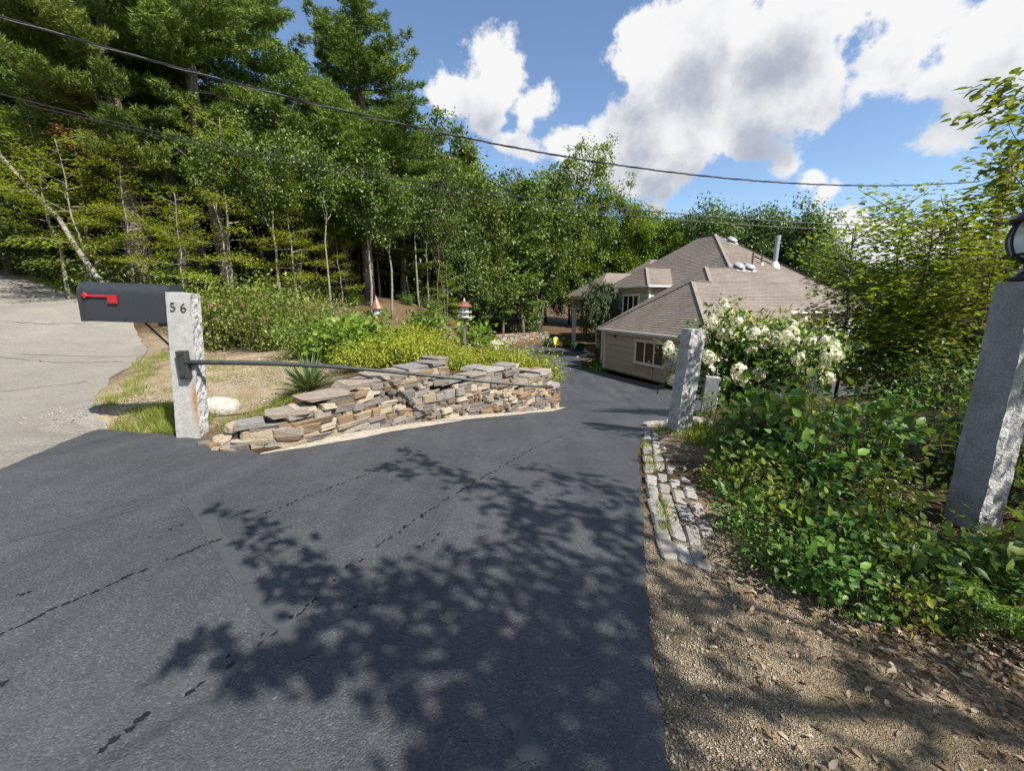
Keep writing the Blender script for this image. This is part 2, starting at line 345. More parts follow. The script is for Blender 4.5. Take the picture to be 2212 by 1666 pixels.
c = mixc(t, 1.0, a.outputs['Color'], ramp(t, f, [(.3, (.62,.58,.5)), (.7, (1.3,1.28,1.22))]), 'MULTIPLY')
c = mixc(t, 1.0, c, ramp(t, f2, [(.32, (.45,.43,.4)), (.66, (1.45,1.45,1.42))]), 'MULTIPLY')
t.links.new(c, b.inputs['Base Color']); b.inputs['Roughness'].default_value = .95; b.inputs['Specular IOR Level'].default_value = .15
s_ = t.nodes.new('ShaderNodeMath'); s_.operation = 'ADD'; t.links.new(f2, s_.inputs[0]); t.links.new(f3, s_.inputs[1]); bump(t, b, s_.outputs[0], .035)
gm.materials.append(m)
ground = tag(link('ground', gm), kind='structure')

# ------------------------------------------------------------------ sheets draped on the ground (street, driveway)
def drape(name, poly, mat, lift, grid, bounds, zf):
    bm = bmesh.new(); vs = [bm.verts.new((x, y, 0)) for x, y in poly]; bm.faces.new(vs)
    bmesh.ops.triangulate(bm, faces=bm.faces[:])
    x0, x1, y0, y1 = bounds
    def cuts(lo, hi, segs):
        out = []
        for a, b_, d in segs: out += [q for q in np.arange(a, b_, d) if lo < q < hi]
        return out
    for q in cuts(x0, x1, grid[0]): bmesh.ops.bisect_plane(bm, geom=bm.verts[:]+bm.edges[:]+bm.faces[:], plane_co=(q, 0, 0), plane_no=(1, 0, 0))
    for q in cuts(y0, y1, grid[1]): bmesh.ops.bisect_plane(bm, geom=bm.verts[:]+bm.edges[:]+bm.faces[:], plane_co=(0, q, 0), plane_no=(0, 1, 0))
    zz = zf(np.array([v.co.x for v in bm.verts]), np.array([v.co.y for v in bm.verts]))
    for v, z in zip(bm.verts, zz): v.co.z = z+lift
    bmesh.ops.recalc_face_normals(bm, faces=bm.faces)
    if sum(f_.normal.z for f_ in bm.faces) < 0: bmesh.ops.reverse_faces(bm, faces=bm.faces[:])
    # a small skirt so that the edge has thickness
    for e in [e for e in bm.edges if len(e.link_faces) == 1]:
        a_, b_ = e.verts; c_ = bm.verts.new(a_.co-Vector((0,0,.06))); d_ = bm.verts.new(b_.co-Vector((0,0,.06))); bm.faces.new((a_, b_, d_, c_))
    me = bpy.data.meshes.new(name); bm.to_mesh(me); bm.free(); me.materials.append(mat)
    return tag(link(name, me), kind='structure')
def ragged(poly, amp, step, seed):
    r = random.Random(seed); out = []
    for (ax, ay), (bx, by) in zip(poly, poly[1:]+poly[:1]):
        L = math.hypot(bx-ax, by-ay); n = max(1, int(L/step)) if max(ay, by) < 14 and L < 12 else 1
        for k in range(n):
            j = amp if k else amp*.3
            out.append((ax+(bx-ax)*k/n+r.uniform(-j, j), ay+(by-ay)*k/n+r.uniform(-j, j)))
    return out
# old light asphalt of the street
m, t, b, o = new_mat('old_asphalt')
f = noise(t, 60, 6, .85); g = noise(t, 1.2, 4, .6); k_ = noise(t, 260, 2, .6)
c = ramp(t, f, [(.25, (.10,.093,.082)), (.5, (.225,.212,.19)), (.78, (.42,.40,.36))])
c = mixc(t, 1.0, c, ramp(t, g, [(.3, (.85,.85,.86)), (.7, (1.12,1.1,1.06))]), 'MULTIPLY')
c = mixc(t, 1.0, c, ramp(t, noise(t, 24, 8, .95), [(.3, (.62,.61,.59)), (.7, (1.4,1.39,1.36))]), 'MULTIPLY')
t.links.new(c, b.inputs['Base Color']); b.inputs['Roughness'].default_value = .9; b.inputs['Specular IOR Level'].default_value = .3; bump(t, b, f, .012)
street = drape('street', ragged(STREET, .05, .3, 3), m, .006, ([(-40,-20,3),(-20,-9,.7),(-9,-3,.25)], [(-5,0,2),(0,10,.25),(10,26,.7)]), (-40,0,-5,26), lambda x, y: H(x, y))
# fresh sealed asphalt of the driveway
m, t, b, o = new_mat('sealed_asphalt')
tcd = t.nodes.new('ShaderNodeTexCoord'); OC = tcd.outputs['Object']
f = noise(t, 120, 4, .8, OC); g = noise(t, .55, 6, .65, OC); k_ = noise(t, 5, 4, .6, OC)
vor = t.nodes.new('ShaderNodeTexVoronoi'); vor.inputs['Scale'].default_value = 125; t.links.new(OC, vor.inputs['Vector'])
sepv = t.nodes.new('ShaderNodeSeparateColor'); t.links.new(vor.outputs['Color'], sepv.inputs[0])
c = ramp(t, sepv.outputs[0], [(0, (.041,.0425,.048)), (.6, (.058,.060,.067)), (.92, (.072,.074,.081)), (1, (.105,.106,.11))])
c = mixc(t, 1.0, c, ramp(t, f, [(.3, (.8,.8,.81)), (.7, (1.2,1.2,1.19))]), 'MULTIPLY')
c = mixc(t, 1.0, c, ramp(t, g, [(.3, (.76,.77,.8)), (.7, (1.2,1.19,1.17))]), 'MULTIPLY')
c = mixc(t, 1.0, c, ramp(t, k_, [(.3, (.9,.9,.9)), (.7, (1.1,1.1,1.1))]), 'MULTIPLY')
# sealer brush strokes and tyre-polished lanes run with the drive
mpd = t.nodes.new('ShaderNodeMapping'); mpd.inputs['Rotation'].default_value = (0, 0, R(28)); mpd.inputs['Scale'].default_value = (2.6, .22, 1); t.links.new(OC, mpd.inputs['Vector'])
st_ = noise(t, 1.0, 4, .6, mpd.outputs[0]); c = mixc(t, 1.0, c, ramp(t, st_, [(.35, (.84,.84,.86)), (.5, (1,1,1)), (.66, (1.15,1.15,1.14))]), 'MULTIPLY')
t.links.new(c, b.inputs['Base Color'])
rr = t.nodes.new('ShaderNodeMapRange'); t.links.new(g, rr.inputs['Value']); rr.inputs['To Min'].default_value = .5; rr.inputs['To Max'].default_value = .72
t.links.new(rr.outputs[0], b.inputs['Roughness']); b.inputs['Specular IOR Level'].default_value = .5
bump(t, b, vor.outputs['Distance'], .005, .7).invert = True
driveway = drape('driveway', ragged(DRIVE, .018, .12, 5), m, .016, ([(-6,4,.5),(4,40,2)], [(-5,0,2),(0,22,.4),(22,48,2)]), (-8,40,-6,48), lambda x, y: zd(x, y))

# tar blotches along the old cracks, lying on the driveway
tar = plain('tar', (.012,.012,.014), rough=.32, spec=.5, var=.3, scale=40)
def tar_line(pts, w, gap, seed, wob=.012):
    r = random.Random(seed); mb = MB(); P = [on_drive(*p) for p in pts]
    for A, B in zip(P, P[1:]):
        d = B[:2]-A[:2]; L = np.hypot(*d); d /= L; n = np.array([-d[1], d[0]]); q = 0
        while q < L:
            l = r.uniform(.6, 1.6)*w*2.2
            if r.random() > gap:
                c = A[:2]+d*(q+l/2)+n*r.uniform(-wob, wob); ww = w*r.uniform(.4, 1.2); vs = []
                for k in range(11):
                    an = 2*math.pi*k/11; rad = r.uniform(.4, 1.2)
                    x, y = c+d*math.cos(an)*l*.56*rad+n*math.sin(an)*ww*rad
                    vs.append((x, y, float(zd(x, y))+.0205))
                mb.add(vs, [tuple(range(11))])
            q += l*r.uniform(.75, 1.3)
    if mb.f: mb.build('tar_seam', tar, driveway)
tar_line([(0,1385),(100,1335),(300,1245),(470,1175)], .014, .12, 1)
tar_line([(540,1130),(640,1090),(780,1035),(920,985)], .010, .12, 2)
tar_line([(210,1640),(330,1555),(480,1450),(640,1340),(800,1200)], .015, .5, 3, .03)
tar_line([(800,1200),(930,1110),(1040,1040),(1150,975)], .014, .2, 4)
tar_line([(1150,975),(1300,915),(1440,890)], .008, .35, 5)
tar_line([(400,1140),(330,1165)], .012, .6, 6); tar_line([(20,1300),(60,1290)], .012, .5, 7); tar_line([(0,1490),(40,1480)], .02, .6, 8)
tar_line([(700,1390),(760,1330),(800,1300)], .013, .5, 9, .04); tar_line([(900,1200),(960,1150)], .014, .5, 10, .03)
tar_line([(1260,860),(1340,872),(1390,880)], .010, .25, 11); tar_line([(1265,825),(1330,838),(1400,852),(1440,850)], .012, .25, 12, .03)
tar_line([(1355,862),(1375,880),(1385,895)], .014, .2, 13, .03); tar_line([(1200,905),(1290,910),(1390,905)], .008, .4, 14)
tar_line([(1640,862),(1700,870)], .01, .4, 15)

# smoother bands where the sealer was brushed on twice
seal = plain('fresh_sealer', (.056,.058,.063), rough=.6, var=.12, scale=30)
def sealer(pts):
    P = [on_drive(*p) for p in pts]; c_ = sum(P)/len(P); mb = MB(); V = []
    for a_, b_ in zip(P, P[1:]+P[:1]):
        for k in range(8): q = a_*(1-k/8)+b_*(k/8); V.append((q[0]+random.uniform(-.012,.012), q[1]+random.uniform(-.012,.012)))
    mb.add([(x, y, float(zd(x, y))+.0185) for x, y in V], [tuple(range(len(V)))]); mb.build('sealer_band', seal, driveway)
sealer([(395,1085),(432,1078),(560,1265),(515,1275)]); sealer([(520,1280),(565,1270),(690,1420),(640,1440)]); sealer([(1080,1560),(1130,1550),(1190,1660),(1130,1664)]); sealer([(20,1165),(300,1098),(305,1106),(22,1178)])

# strip of stone dust between asphalt and wall
def ribbon(name, pts, w0, w1, mat, lift, kind='structure', zf=None):
    """strip to the left of the polyline"""
    P = []
    for i in range(len(pts)-1):
        for k in range(6): P.append(np.array(pts[i])*(1-k/6)+np.array(pts[i+1])*(k/6))
    P.append(np.array(pts[-1])); V = []; F = []
    for i, p in enumerate(P):
        d = P[min(i+1, len(P)-1)]-P[max(i-1, 0)]; d /= np.hypot(*d); n = np.array([-d[1], d[0]])
        for w in (w0, w0+(w1-w0)*min(1, .08+i/14)):
            q = p+n*(w+random.uniform(-.012, .012)); V.append((*q, (zf(*q) if zf else h1(*q))+lift))
    for i in range(len(P)-1): F.append((2*i, 2*i+2, 2*i+3, 2*i+1))
    mb = MB(); mb.add(V, F); return tag(mb.build(name, mat), kind=kind)
stonedust = plain('stone_dust', (.46,.41,.33), rough=.95, var=.28, scale=14, bmp=.02, bscale=70, spec=.1)
ribbon('gravel_strip', wall_edge+[(1.28,9.3),(1.22,9.9)], -.02, .36, stonedust, .022, zf=lambda x, y: float(zd(x, y)))

# thin cracks in the old street
for pts in ([(-12.5,8.2),(-10.8,8.7),(-9.6,8.6),(-8.4,9.0)], [(-11,5.6),(-9.5,5.9),(-8.2,6.6),(-7.6,7.4)], [(-9.5,3.4),(-8.2,4.0),(-7.0,4.1),(-6.2,4.8)], [(-14,11),(-12.5,11.3),(-11.6,12)]):
    mb = MB(); V = []; F = []; P = []
    for a_, b_ in zip(pts, pts[1:]):
        for k in range(14): P.append(np.array(a_)*(1-k/14)+np.array(b_)*(k/14)+rng.normal(size=2)*.025)
    for i, p in enumerate(P):
        d = P[min(i+1, len(P)-1)]-P[max(i-1, 0)]; d = d/(np.hypot(*d)+1e-9); n = np.array([-d[1], d[0]])*random.uniform(.004, .016)
        for q in (p-n, p+n): V.append((*q, h1(*q)+.0095))
    F = [(2*i, 2*i+1, 2*i+3, 2*i+2) for i in range(len(P)-1)]; mb.add(V, F); mb.build('crack', tar, street)
# ------------------------------------------------------------------ stones
def stone_mat(name, cols, scale=9, bmp=.012):
    if name in MATS: return MATS[name]
    m, t, b, o = new_mat(name)
    oi = t.nodes.new('ShaderNodeObjectInfo'); n = len(cols)
    base = ramp(t, oi.outputs['Random'], [(i/n, c) for i, c in enumerate(cols)], True)
    f = noise(t, scale, 6, .7); f2 = noise(t, 3.0, 3, .6)
    c = mixc(t, 1.0, base, ramp(t, f, [(.28, (.55,.54,.54)), (.7, (1.32,1.3,1.26))]), 'MULTIPLY')
    # rusty weathering in patches
    c = mixc(t, ramp(t, f2, [(.52, (0,0,0)), (.68, (.55,.55,.55))]), c, (.25,.135,.06))
    t.links.new(c, b.inputs['Base Color']); b.inputs['Roughness'].default_value = .85; b.inputs['Specular IOR Level'].default_value = .3
    bump(t, b, f, bmp); MATS[name] = m; return m
SM = stone_mat('wall_stone', [(.18,.17,.16),(.24,.215,.18),(.31,.26,.19),(.145,.14,.135),(.25,.17,.105),(.21,.20,.185),(.35,.29,.21),(.22,.16,.105),(.18,.17,.165),(.28,.255,.22),(.39,.345,.275),(.2,.15,.105)])
SLAB = stone_mat('slab_stone', [(.24,.235,.23),(.29,.28,.27),(.20,.195,.195),(.27,.235,.20)])
def stone_meshes(n, mat, jit, bev, seed):
    out = []; r = random.Random(seed)
    for k in range(n):
        bm = bmesh.new(); bmesh.ops.create_cube(bm, size=1.0)
        for v in bm.verts: v.co += Vector((r.uniform(-jit, jit), r.uniform(-jit, jit)*.6, r.uniform(-jit, jit)))
        bmesh.ops.bevel(bm, geom=bm.edges[:], offset=bev, segments=1, affect='EDGES')
        for v in bm.verts: v.co += Vector((r.uniform(-.035, .035), r.uniform(-.03, .03), r.uniform(-.04, .04)))
        me = bpy.data.meshes.new('stone'); bm.to_mesh(me); bm.free(); me.materials.append(mat); out.append(me)
    return out
STONES = stone_meshes(16, SM, .13, .09, 1); SLABS = stone_meshes(6, SLAB, .10, .06, 2); ROUND = stone_meshes(6, SM, .12, .24, 3)

# front retaining wall: face line, courses of flat stones, capping slabs
wf = [np.array(p) for p in wall_face]
cum = [0.0]
for a, b in zip(wf, wf[1:]): cum.append(cum[-1]+float(np.hypot(*(b-a))))
def wpos(q):
    q = min(max(q, 0), cum[-1]-1e-6); i = max(k for k in range(len(cum)-1) if cum[k] <= q); f = (q-cum[i])/(cum[i+1]-cum[i])
    d = (wf[i+1]-wf[i])/(cum[i+1]-cum[i]); return wf[i]*(1-f)+wf[i+1]*f, d
ysamp = [(wpos(q)[0][1], q) for q in np.linspace(0, cum[6], 200)]
def q_of_y(y): return min(ysamp, key=lambda s: abs(s[0]-y))[1]
qA, qB, qC = q_of_y(6.4), q_of_y(7.66), q_of_y(8.5)
def wtop(q):
    if q < qA: return float(np.interp(q, [0, .5, .9, 1.4, 2.0, qA], [.14, .27, .38, .47, .53, .585]))
    if q < qB: return float(np.interp(q, [qA, qA+.2, qB], [.17, .24, .35]))
    if q < qC: return float(np.interp(q, [qB, qB+.15, qC], [-.12, -.04, .11]))
    return float(np.interp(q, [qC, cum[-1]], [-.26, -.33]))
rw = empty('retaining_wall', (*wf[0], h1(*wf[0])), 0, 'long dry-stacked fieldstone retaining wall stepping down beside the driveway', 'stone wall')
rw_inv = Vector(rw.location)
def put_stone(me, p, d, out, z, L, D, T, tilt=0, parent=None, base=None, yaw=0, name='stone'):
    """p on the face line, d along it; the stone's front face stands out by `out`"""
    n = np.array([d[1], -d[0]]); c = p + n*(out-D/2)
    o = link(name, me, parent, Vector((c[0], c[1], z))-base, (random.uniform(-.06, .06), tilt, math.atan2(d[1], d[0])+yaw), (L, D, T)); return o
rs = random.Random(11)
# dark packed earth behind the stones
V = []; F = []; N = 60
for k in range(N+1):
    q = cum[-1]*k/N; p, d = wpos(q); n = np.array([d[1], -d[0]])
    zt = min(wtop(min(q+.06, cum[-1])), wtop(max(q-.06, 0)))-.07; zb = float(zd(*p))-.3
    for off_, zz in ((-.09, zb), (-.09, zt), (-.42, zt), (-.42, zb)): V.append((*(p+n*off_), zz))
for k in range(N):
    for j in range(3): F.append((4*k+j, 4*k+4+j, 4*k+5+j, 4*k+1+j))
F += [(0,1,2,3), (4*N+3,4*N+2,4*N+1,4*N)]
mb = MB(); mb.add([Vector(v)-rw_inv for v in V], F)
mb.build('packed_earth', plain('packed_earth', (.035,.028,.022), rough=1, spec=.05, var=.3), rw)
segs = [(0, qA), (qA, qB), (qB, qC), (qC, cum[-1])]; nst = 0
z = -1.35; 
while z < .6:
    T = rs.choice([.045, .05, .06, .065, .07, .08, .10])
    q = rs.uniform(-.1, .1)
    while q < cum[-1]:
        L = rs.uniform(.11, .36)*(1.1 if q < 1.2 else .9)
        qc = q+L/2; 
        if qc > cum[-1]: break
        p, d = wpos(qc); zb = float(zd(*p)); zt = wtop(qc)
        jump = abs(wtop(max(q, 0))-wtop(min(q+L, cum[-1]))) > .15
        if z+T*.5 > zb-.03 and z+T < zt-.03 and not (jump and z+T > min(wtop(max(q, 0)), wtop(min(q+L, cum[-1])))):
            rnd = rs.random()
            if rnd < .12 and z+2*T < zt-.05:
                put_stone(rs.choice(ROUND), p, d, rs.uniform(.03, .07), z+T*.9, L*rs.uniform(.5, .75), .3, T*rs.uniform(1.7, 2.1), rs.uniform(-.15, .15), rw, rw_inv); L *= .72
            else:
                put_stone(rs.choice(STONES), p, d, rs.uniform(-.015, .05), z+T/2+rs.uniform(-.008, .008), L*1.07, .3, T*rs.uniform(1.08, 1.42), rs.uniform(-.07, .07)-.02, rw, rw_inv)
            nst += 1
        q += L+rs.uniform(.0, .018)
    z += T*.98
for a, b_ in segs:          # capping slabs
    q = a-.02 if a == 0 else a+.02
    while q < b_-.1:
        L = min(rs.uniform(.28, .55), b_-q); p, d = wpos(q+L/2); zt = wtop(q+L/2)
        sl_ = .25*math.atan2(wtop(min(q+L*.9, b_-.01))-wtop(max(q+L*.1, a+.01)), L*.8)
        put_stone(rs.choice(SLABS), p, d, rs.uniform(.0, .045), zt-.02, L*1.02, rs.uniform(.32, .42), rs.uniform(.055, .075), -sl_+rs.uniform(-.015, .015), rw, rw_inv, rs.uniform(-.05, .05), 'cap_slab')
        if rs.random() < .5 and q > 1.0:
            put_stone(rs.choice(SLABS), p, d, -rs.uniform(.32, .4), zt-.03, L*rs.uniform(.8, 1), rs.uniform(.35, .5), .06, -sl_, rw, rw_inv, rs.uniform(-.2, .2), 'cap_slab')
        q += L
for k in range(9):           # end of the first and second step
    pass
for qs, lo, hi in ((qA, .19, .56), (qB, -.1, .33), (qC, -.3, .10)):
    z = lo; p, d = wpos(qs-.02)
    n = np.array([d[1], -d[0]])
    while z < hi:
        T = rs.uniform(.055, .09)
        for off_ in (-.12, -.34):
            c = p+n*off_; o = link('stone', rs.choice(STONES), rw, Vector((*c, z+T/2))-rw_inv, (0, 0, math.atan2(d[1], d[0])+rs.uniform(-.1, .1)), (.22, .24, T*1.1))
        z += T
# loose stones at the near end of the wall, beside the post
lo_ = [((-3.22,4.72),.26,.2,.12),((-3.3,4.52),.2,.16,.1),((-3.42,4.66),.16,.15,.09),((-3.12,4.42),.17,.14,.09),((-3.5,4.5),.14,.12,.06),((-3.35,4.4),.12,.1,.06),((-3.2,4.28),.13,.1,.05),((-3.05,4.25),.2,.13,.08)]
for (x, y), L, D_, T in lo_:
    link('stone', rs.choice(ROUND), rw, Vector((x, y, h1(x, y)+T*.35))-rw_inv, (rs.uniform(-.2,.2), rs.uniform(-.2,.2), rs.uniform(0,3)), (L, D_, T))

# pale boulder behind the mailbox post
bo = MB(); bo.lathe([(.0,-.12),(.27,-.1),(.31,.02),(.24,.12),(.1,.16),(0,.165)], 11)
for i, v in enumerate(bo.v): bo.v[i] = (v[0]*1.15*(1+rs.uniform(-.12,.12)), v[1]*.75*(1+rs.uniform(-.12,.12)), v[2]*(1+rs.uniform(-.2,.15)))
p = at(462, 880, 5.55)
granite_pale = plain('pale_boulder', (.40,.375,.33), rough=.9, var=.25, scale=22, bmp=.02, bscale=35)
bo.build('boulder', granite_pale, None, (p[0], p[1], h1(p[0], p[1])+.05), smooth=True)
tag(bpy.data.objects['boulder'], 'pale rounded boulder on the sandy soil right behind the numbered granite post', 'boulder')

# far stone wall at the end of the drive
fw_pts = [np.array(q) for q in [(-3.4,39.6),(-2.5,41.5),(.6,43.9),(3.0,45.6),(4.2,46.2)]]
fw = empty('retaining_wall', (.6, 43.9, -3.2), 0, 'low far-off mortared stone wall curving round the end of the driveway under the trees', 'stone wall'); fwb = Vector(fw.location)
fc = [0.0]
for a, b in zip(fw_pts, fw_pts[1:]): fc.append(fc[-1]+float(np.hypot(*(b-a))))
def fpos(q):
    i = max(k for k in range(len(fc)-1) if fc[k] <= q+1e-9); f = (q-fc[i])/(fc[i+1]-fc[i]); return fw_pts[i]*(1-f)+fw_pts[i+1]*f, (fw_pts[i+1]-fw_pts[i])/(fc[i+1]-fc[i])
mb = MB()
for a, b in zip(fw_pts, fw_pts[1:]):
    d = (b-a)/np.hypot(*(b-a)); n = np.array([d[1], -d[0]]); mb.beam((*(a-n*.3), -2.6), (*(b-n*.3), -2.6), .4, 1.25)
for i, v in enumerate(mb.v): mb.v[i] = tuple(Vector(v)-fwb)
mb.build('packed_earth', MATS['packed_earth'], fw)
z = -3.2
while z < -2.0:
    T = rs.uniform(.15, .24); q = rs.uniform(0, .2)
    while q < fc[-1]-.3:
        L = rs.uniform(.28, .62); p, d = fpos(q+L/2)
        put_stone(rs.choice(STONES+ROUND), p, d, rs.uniform(0, .06), z+T/2, L, .3, T*1.05, rs.uniform(-.08, .08), fw, fwb); q += L*1.02
    z += T

# ------------------------------------------------------------------ cobble edging on the right of the drive
ce_l = [np.array(q) for q in [(1.72,5.2),(1.36,4.1),(1.02,2.9),(.86,2.1)]]; ce_r = [np.array(q) for q in [(2.12,5.25),(1.83,4.3),(1.47,3.1),(1.2,2.0)]]
cob = empty('cobblestone_edging', (1.3, 3.8, 0), 0, 'band of pale granite cobbles edging the right side of the dark driveway', 'edging'); cb = Vector(cob.location)
CM = stone_mat('cobble_stone', [(.36,.345,.325),(.42,.405,.385),(.31,.30,.285),(.38,.35,.315)], 30, .012); COB = stone_meshes(8, CM, .10, .16, 8)
def lerp_path(P, f):
    f *= len(P)-1; i = min(int(f), len(P)-2); return P[i]*(1-(f-i))+P[i+1]*(f-i)
for row in range(4):
    f = rs.uniform(0, .03)
    while f < 1.0:
        l_ = rs.uniform(.17, .25); g = (row+.5)/4
        p = lerp_path(ce_l, min(f, 1))*(1-g)+lerp_path(ce_r, min(f, 1))*g; p2 = lerp_path(ce_l, min(f+.02, 1))*(1-g)+lerp_path(ce_r, min(f+.02, 1))*g
        d = p2-p; L = np.hypot(*d)/.02 if np.hypot(*d) > 0 else 3.2
        if not (f > .85 and row > 2): link('cobble', rs.choice(COB), cob, Vector((*p, float(zd(*p))-.010+rs.uniform(-.008,.008)))-cb, (rs.uniform(-.05,.05), rs.uniform(-.05,.05), math.atan2(d[1], d[0])+rs.uniform(-.06,.06)), (l_, .09, .09))
        f += (l_+.045)/3.2
# curved head of the edging round the leaning post
for k in range(16):
    an = math.pi*(.05+.9*k/15); 
    for rr_ in (.42, .54):
        x, y = 2.1+rr_*math.cos(an)*1.0, 5.35+rr_*math.sin(an)*.62
        if sdist([x], [y], DRIVE)[0] > -.08: link('cobble', rs.choice(COB), cob, Vector((x, y, h1(x, y)+.02))-cb, (0, 0, an+1.57), (.14, .11, .1))

# ------------------------------------------------------------------ granite
def granite(name, lo, hi, rough_bump, rust=False, scale=110):
    m, t, b, o = new_mat(name)
    f = noise(t, scale, 3, .7); f2 = noise(t, 9, 5, .65)
    c = ramp(t, f, [(.3, lo), (.5, tuple((a+q)/2 for a, q in zip(lo, hi))), (.7, hi)])
    c = mixc(t, 1.0, c, ramp(t, f2, [(.3, (.8,.8,.8)), (.7, (1.12,1.12,1.1))]), 'MULTIPLY')
    if rust:    # stain running down below the iron bracket
        tc = t.nodes.new('ShaderNodeTexCoord'); sx_ = t.nodes.new('ShaderNodeSeparateXYZ'); t.links.new(tc.outputs['Object'], sx_.inputs[0])
        def mth(op, a_, b_=None):
            n_ = t.nodes.new('ShaderNodeMath'); n_.operation = op; n_.use_clamp = (op == 'MULTIPLY')
            for i, q in enumerate((a_, b_)):
                if q is None: continue
                if isinstance(q, (int, float)): n_.inputs[i].default_value = q
                else: t.links.new(q, n_.inputs[i])
            return n_.outputs[0]
        wx = mth('SUBTRACT', 1.0, mth('MULTIPLY', mth('ABSOLUTE', mth('SUBTRACT', sx_.outputs['X'], .105)), 18.0))
        wz = mth('MULTIPLY', mth('SUBTRACT', .80, sx_.outputs['Z']), 4.0); wz2 = mth('MULTIPLY', mth('SUBTRACT', sx_.outputs['Z'], .12), 1.8)
        fac = mth('MULTIPLY', mth('MULTIPLY', wx, mth('MULTIPLY', wz, wz2)), noise(t, 20, 3)); c = mixc(t, mth('MULTIPLY', fac, 3.0), c, (.32,.17,.06))
    t.links.new(c, b.inputs['Base Color']); b.inputs['Roughness'].default_value = .85; b.inputs['Specular IOR Level'].default_value = .3
    if rough_bump: bump(t, b, noise(t, 26, 5, .6), rough_bump)
    return m
G_SAWN = granite('sawn_granite', (.26,.26,.255), (.50,.49,.47), .0015, True); G_ROUGH = granite('split_granite', (.22,.22,.22), (.54,.53,.52), .03)
G_GREY = granite('grey_granite', (.16,.16,.17), (.34,.34,.345), .003)
def granite_post(name, loc, w, d, h, rz, lean, rough_sides, seed, mats, label, taper=.97):
    """square post; rough_sides lists the faces (0 front -y, 1 right +x, 2 back, 3 left) that are split, not sawn"""
    r = random.Random(seed); mb = MB(); n = 7; nz_ = max(6, int(h/.055)); vs = []; fs = []; ms_ = []
    ring = []
    for side in range(4):
        for k in range(n):
            f = k/n; x, y = [(-w/2+w*f, -d/2), (w/2, -d/2+d*f), (w/2-w*f, d/2), (-w/2, d/2-d*f)][side]; ring.append((x, y, side, k))
    M_ = len(ring)
    for j in range(nz_+1):
        for (x, y, side, k) in ring:
            s = 1-(1-taper)*j/nz_; rgh = side in rough_sides or (k == 0 and (side-1) % 4 in rough_sides)
            a = .019 if rgh else .0012
            if k == 0: a = .007 if rgh else .003
            nx_, ny_ = [(0,-1),(1,0),(0,1),(-1,0)][side]; q = r.uniform(-1, .8)*a
            vs.append((x*s+nx_*q+(r.uniform(-a, a) if rgh else 0)*.4, y*s+ny_*q, h*j/nz_+(r.uniform(-.012, .012) if 0 < j < nz_ and rgh else 0)))
    for j in range(nz_):
        for k in range(M_): fs.append((j*M_+k, j*M_+(k+1) % M_, (j+1)*M_+(k+1) % M_, (j+1)*M_+k)); ms_.append(1 if ring[k][2] in rough_sides else 0)
    top = len(vs); vs.append((0, 0, h+.01)); fs += [(nz_*M_+k, nz_*M_+(k+1) % M_, top) for k in range(M_)]; ms_ += [1]*M_
    mb.v = vs; mb.f = fs; mb.m = ms_
    root = empty(name, loc, 0, label, 'post', rot=(lean[0], lean[1], rz)); mb.build('shaft', mats, root); return root
pb = on_drive(405, 948); PX, PY = -3.92, 4.87; PZ = h1(PX, PY)-.05
post = granite_post('granite_post', (PX, PY, PZ), .265, .19, 1.78, R(6), (0, R(4.5)), (1, 2), 4, [G_SAWN, G_ROUGH], 'pale squared granite post with the house number 56 holding up the mailbox')
iron = plain('dark_iron', (.025,.027,.028), rough=.5, spec=.4, var=.25, scale=20)
for ch, xx in (('5', -.095), ('6', .015)):
    cu = bpy.data.curves.new('digit', 'FONT'); cu.body = ch; cu.size = .15; cu.extrude = .006; cu.offset = -.0035
    tmp = bpy.data.objects.new('tmp', cu); COL.objects.link(tmp); dg = bpy.context.evaluated_depsgraph_get()
    me = bpy.data.meshes.new_from_object(tmp.evaluated_get(dg)); bpy.data.objects.remove(tmp); me.materials.clear(); me.materials.append(iron)
    link('house_number', me, post, (xx, -.098, 1.57), (R(90), 0, 0))

# mailbox
mroot = empty('mailbox', (PX+.01, PY+.085, 1.24), 0, 'large charcoal mailbox with a red flag fixed to the side of the numbered granite post', 'mailbox', rot=(0, R(2), R(3)))
mbm, t, b, o = new_mat('charcoal_paint'); f = noise(t, 60, 4, .7)
t.links.new(ramp(t, f, [(.3, (.017,.019,.024)), (.7, (.032,.035,.042))]), b.inputs['Base Color']); b.inputs['Roughness'].default_value = .55; bump(t, b, f, .0015)
def arch(w, h, n=14):   # straight sides with a round top
    r_ = w/2; pts = [(-r_, 0)]
    pts += [(-r_*math.cos(math.pi*k/n), h-r_*.82+r_*.82*math.sin(math.pi*k/n)) for k in range(n+1)]
    return pts+[(r_, 0)]
mb = MB(); mb.prism([(y, z_) for y, z_ in arch(.30, .44)], -.95, -.03, 'x'); mb.build('body', mbm, mroot, smooth=True, auto=R(35))
mb = MB(); mb.prism([(y*1.05, z_*1.02-.004) for y, z_ in arch(.30, .44)], -.975, -.93, 'x'); mb.build('door', mbm, mroot, smooth=True, auto=R(35))
mb = MB(); mb.prism([(y*1.05, z_*1.02-.004) for y, z_ in arch(.30, .44)], -.05, -.012, 'x'); mb.build('back_plate', mbm, mroot, smooth=True, auto=R(35))
red = plain('red_paint', (.40,.010,.014), rough=.4, var=.15)
mb = MB(); mb.span((-.90,-.170,.272), (-.60,-.158,.298)); mb.span((-.65,-.172,.205), (-.55,-.156,.298)); mb.box((-.885,-.163,.285), (.05,.024,.05), Matrix.Rotation(R(45), 3, 'Y')); mb.build('flag', red, mroot, bevel=.003)
mb = MB(); mb.tube([(-.42,0,0), (-.1,0,-.34)], .012, 6); mb.build('brace', iron, mroot)
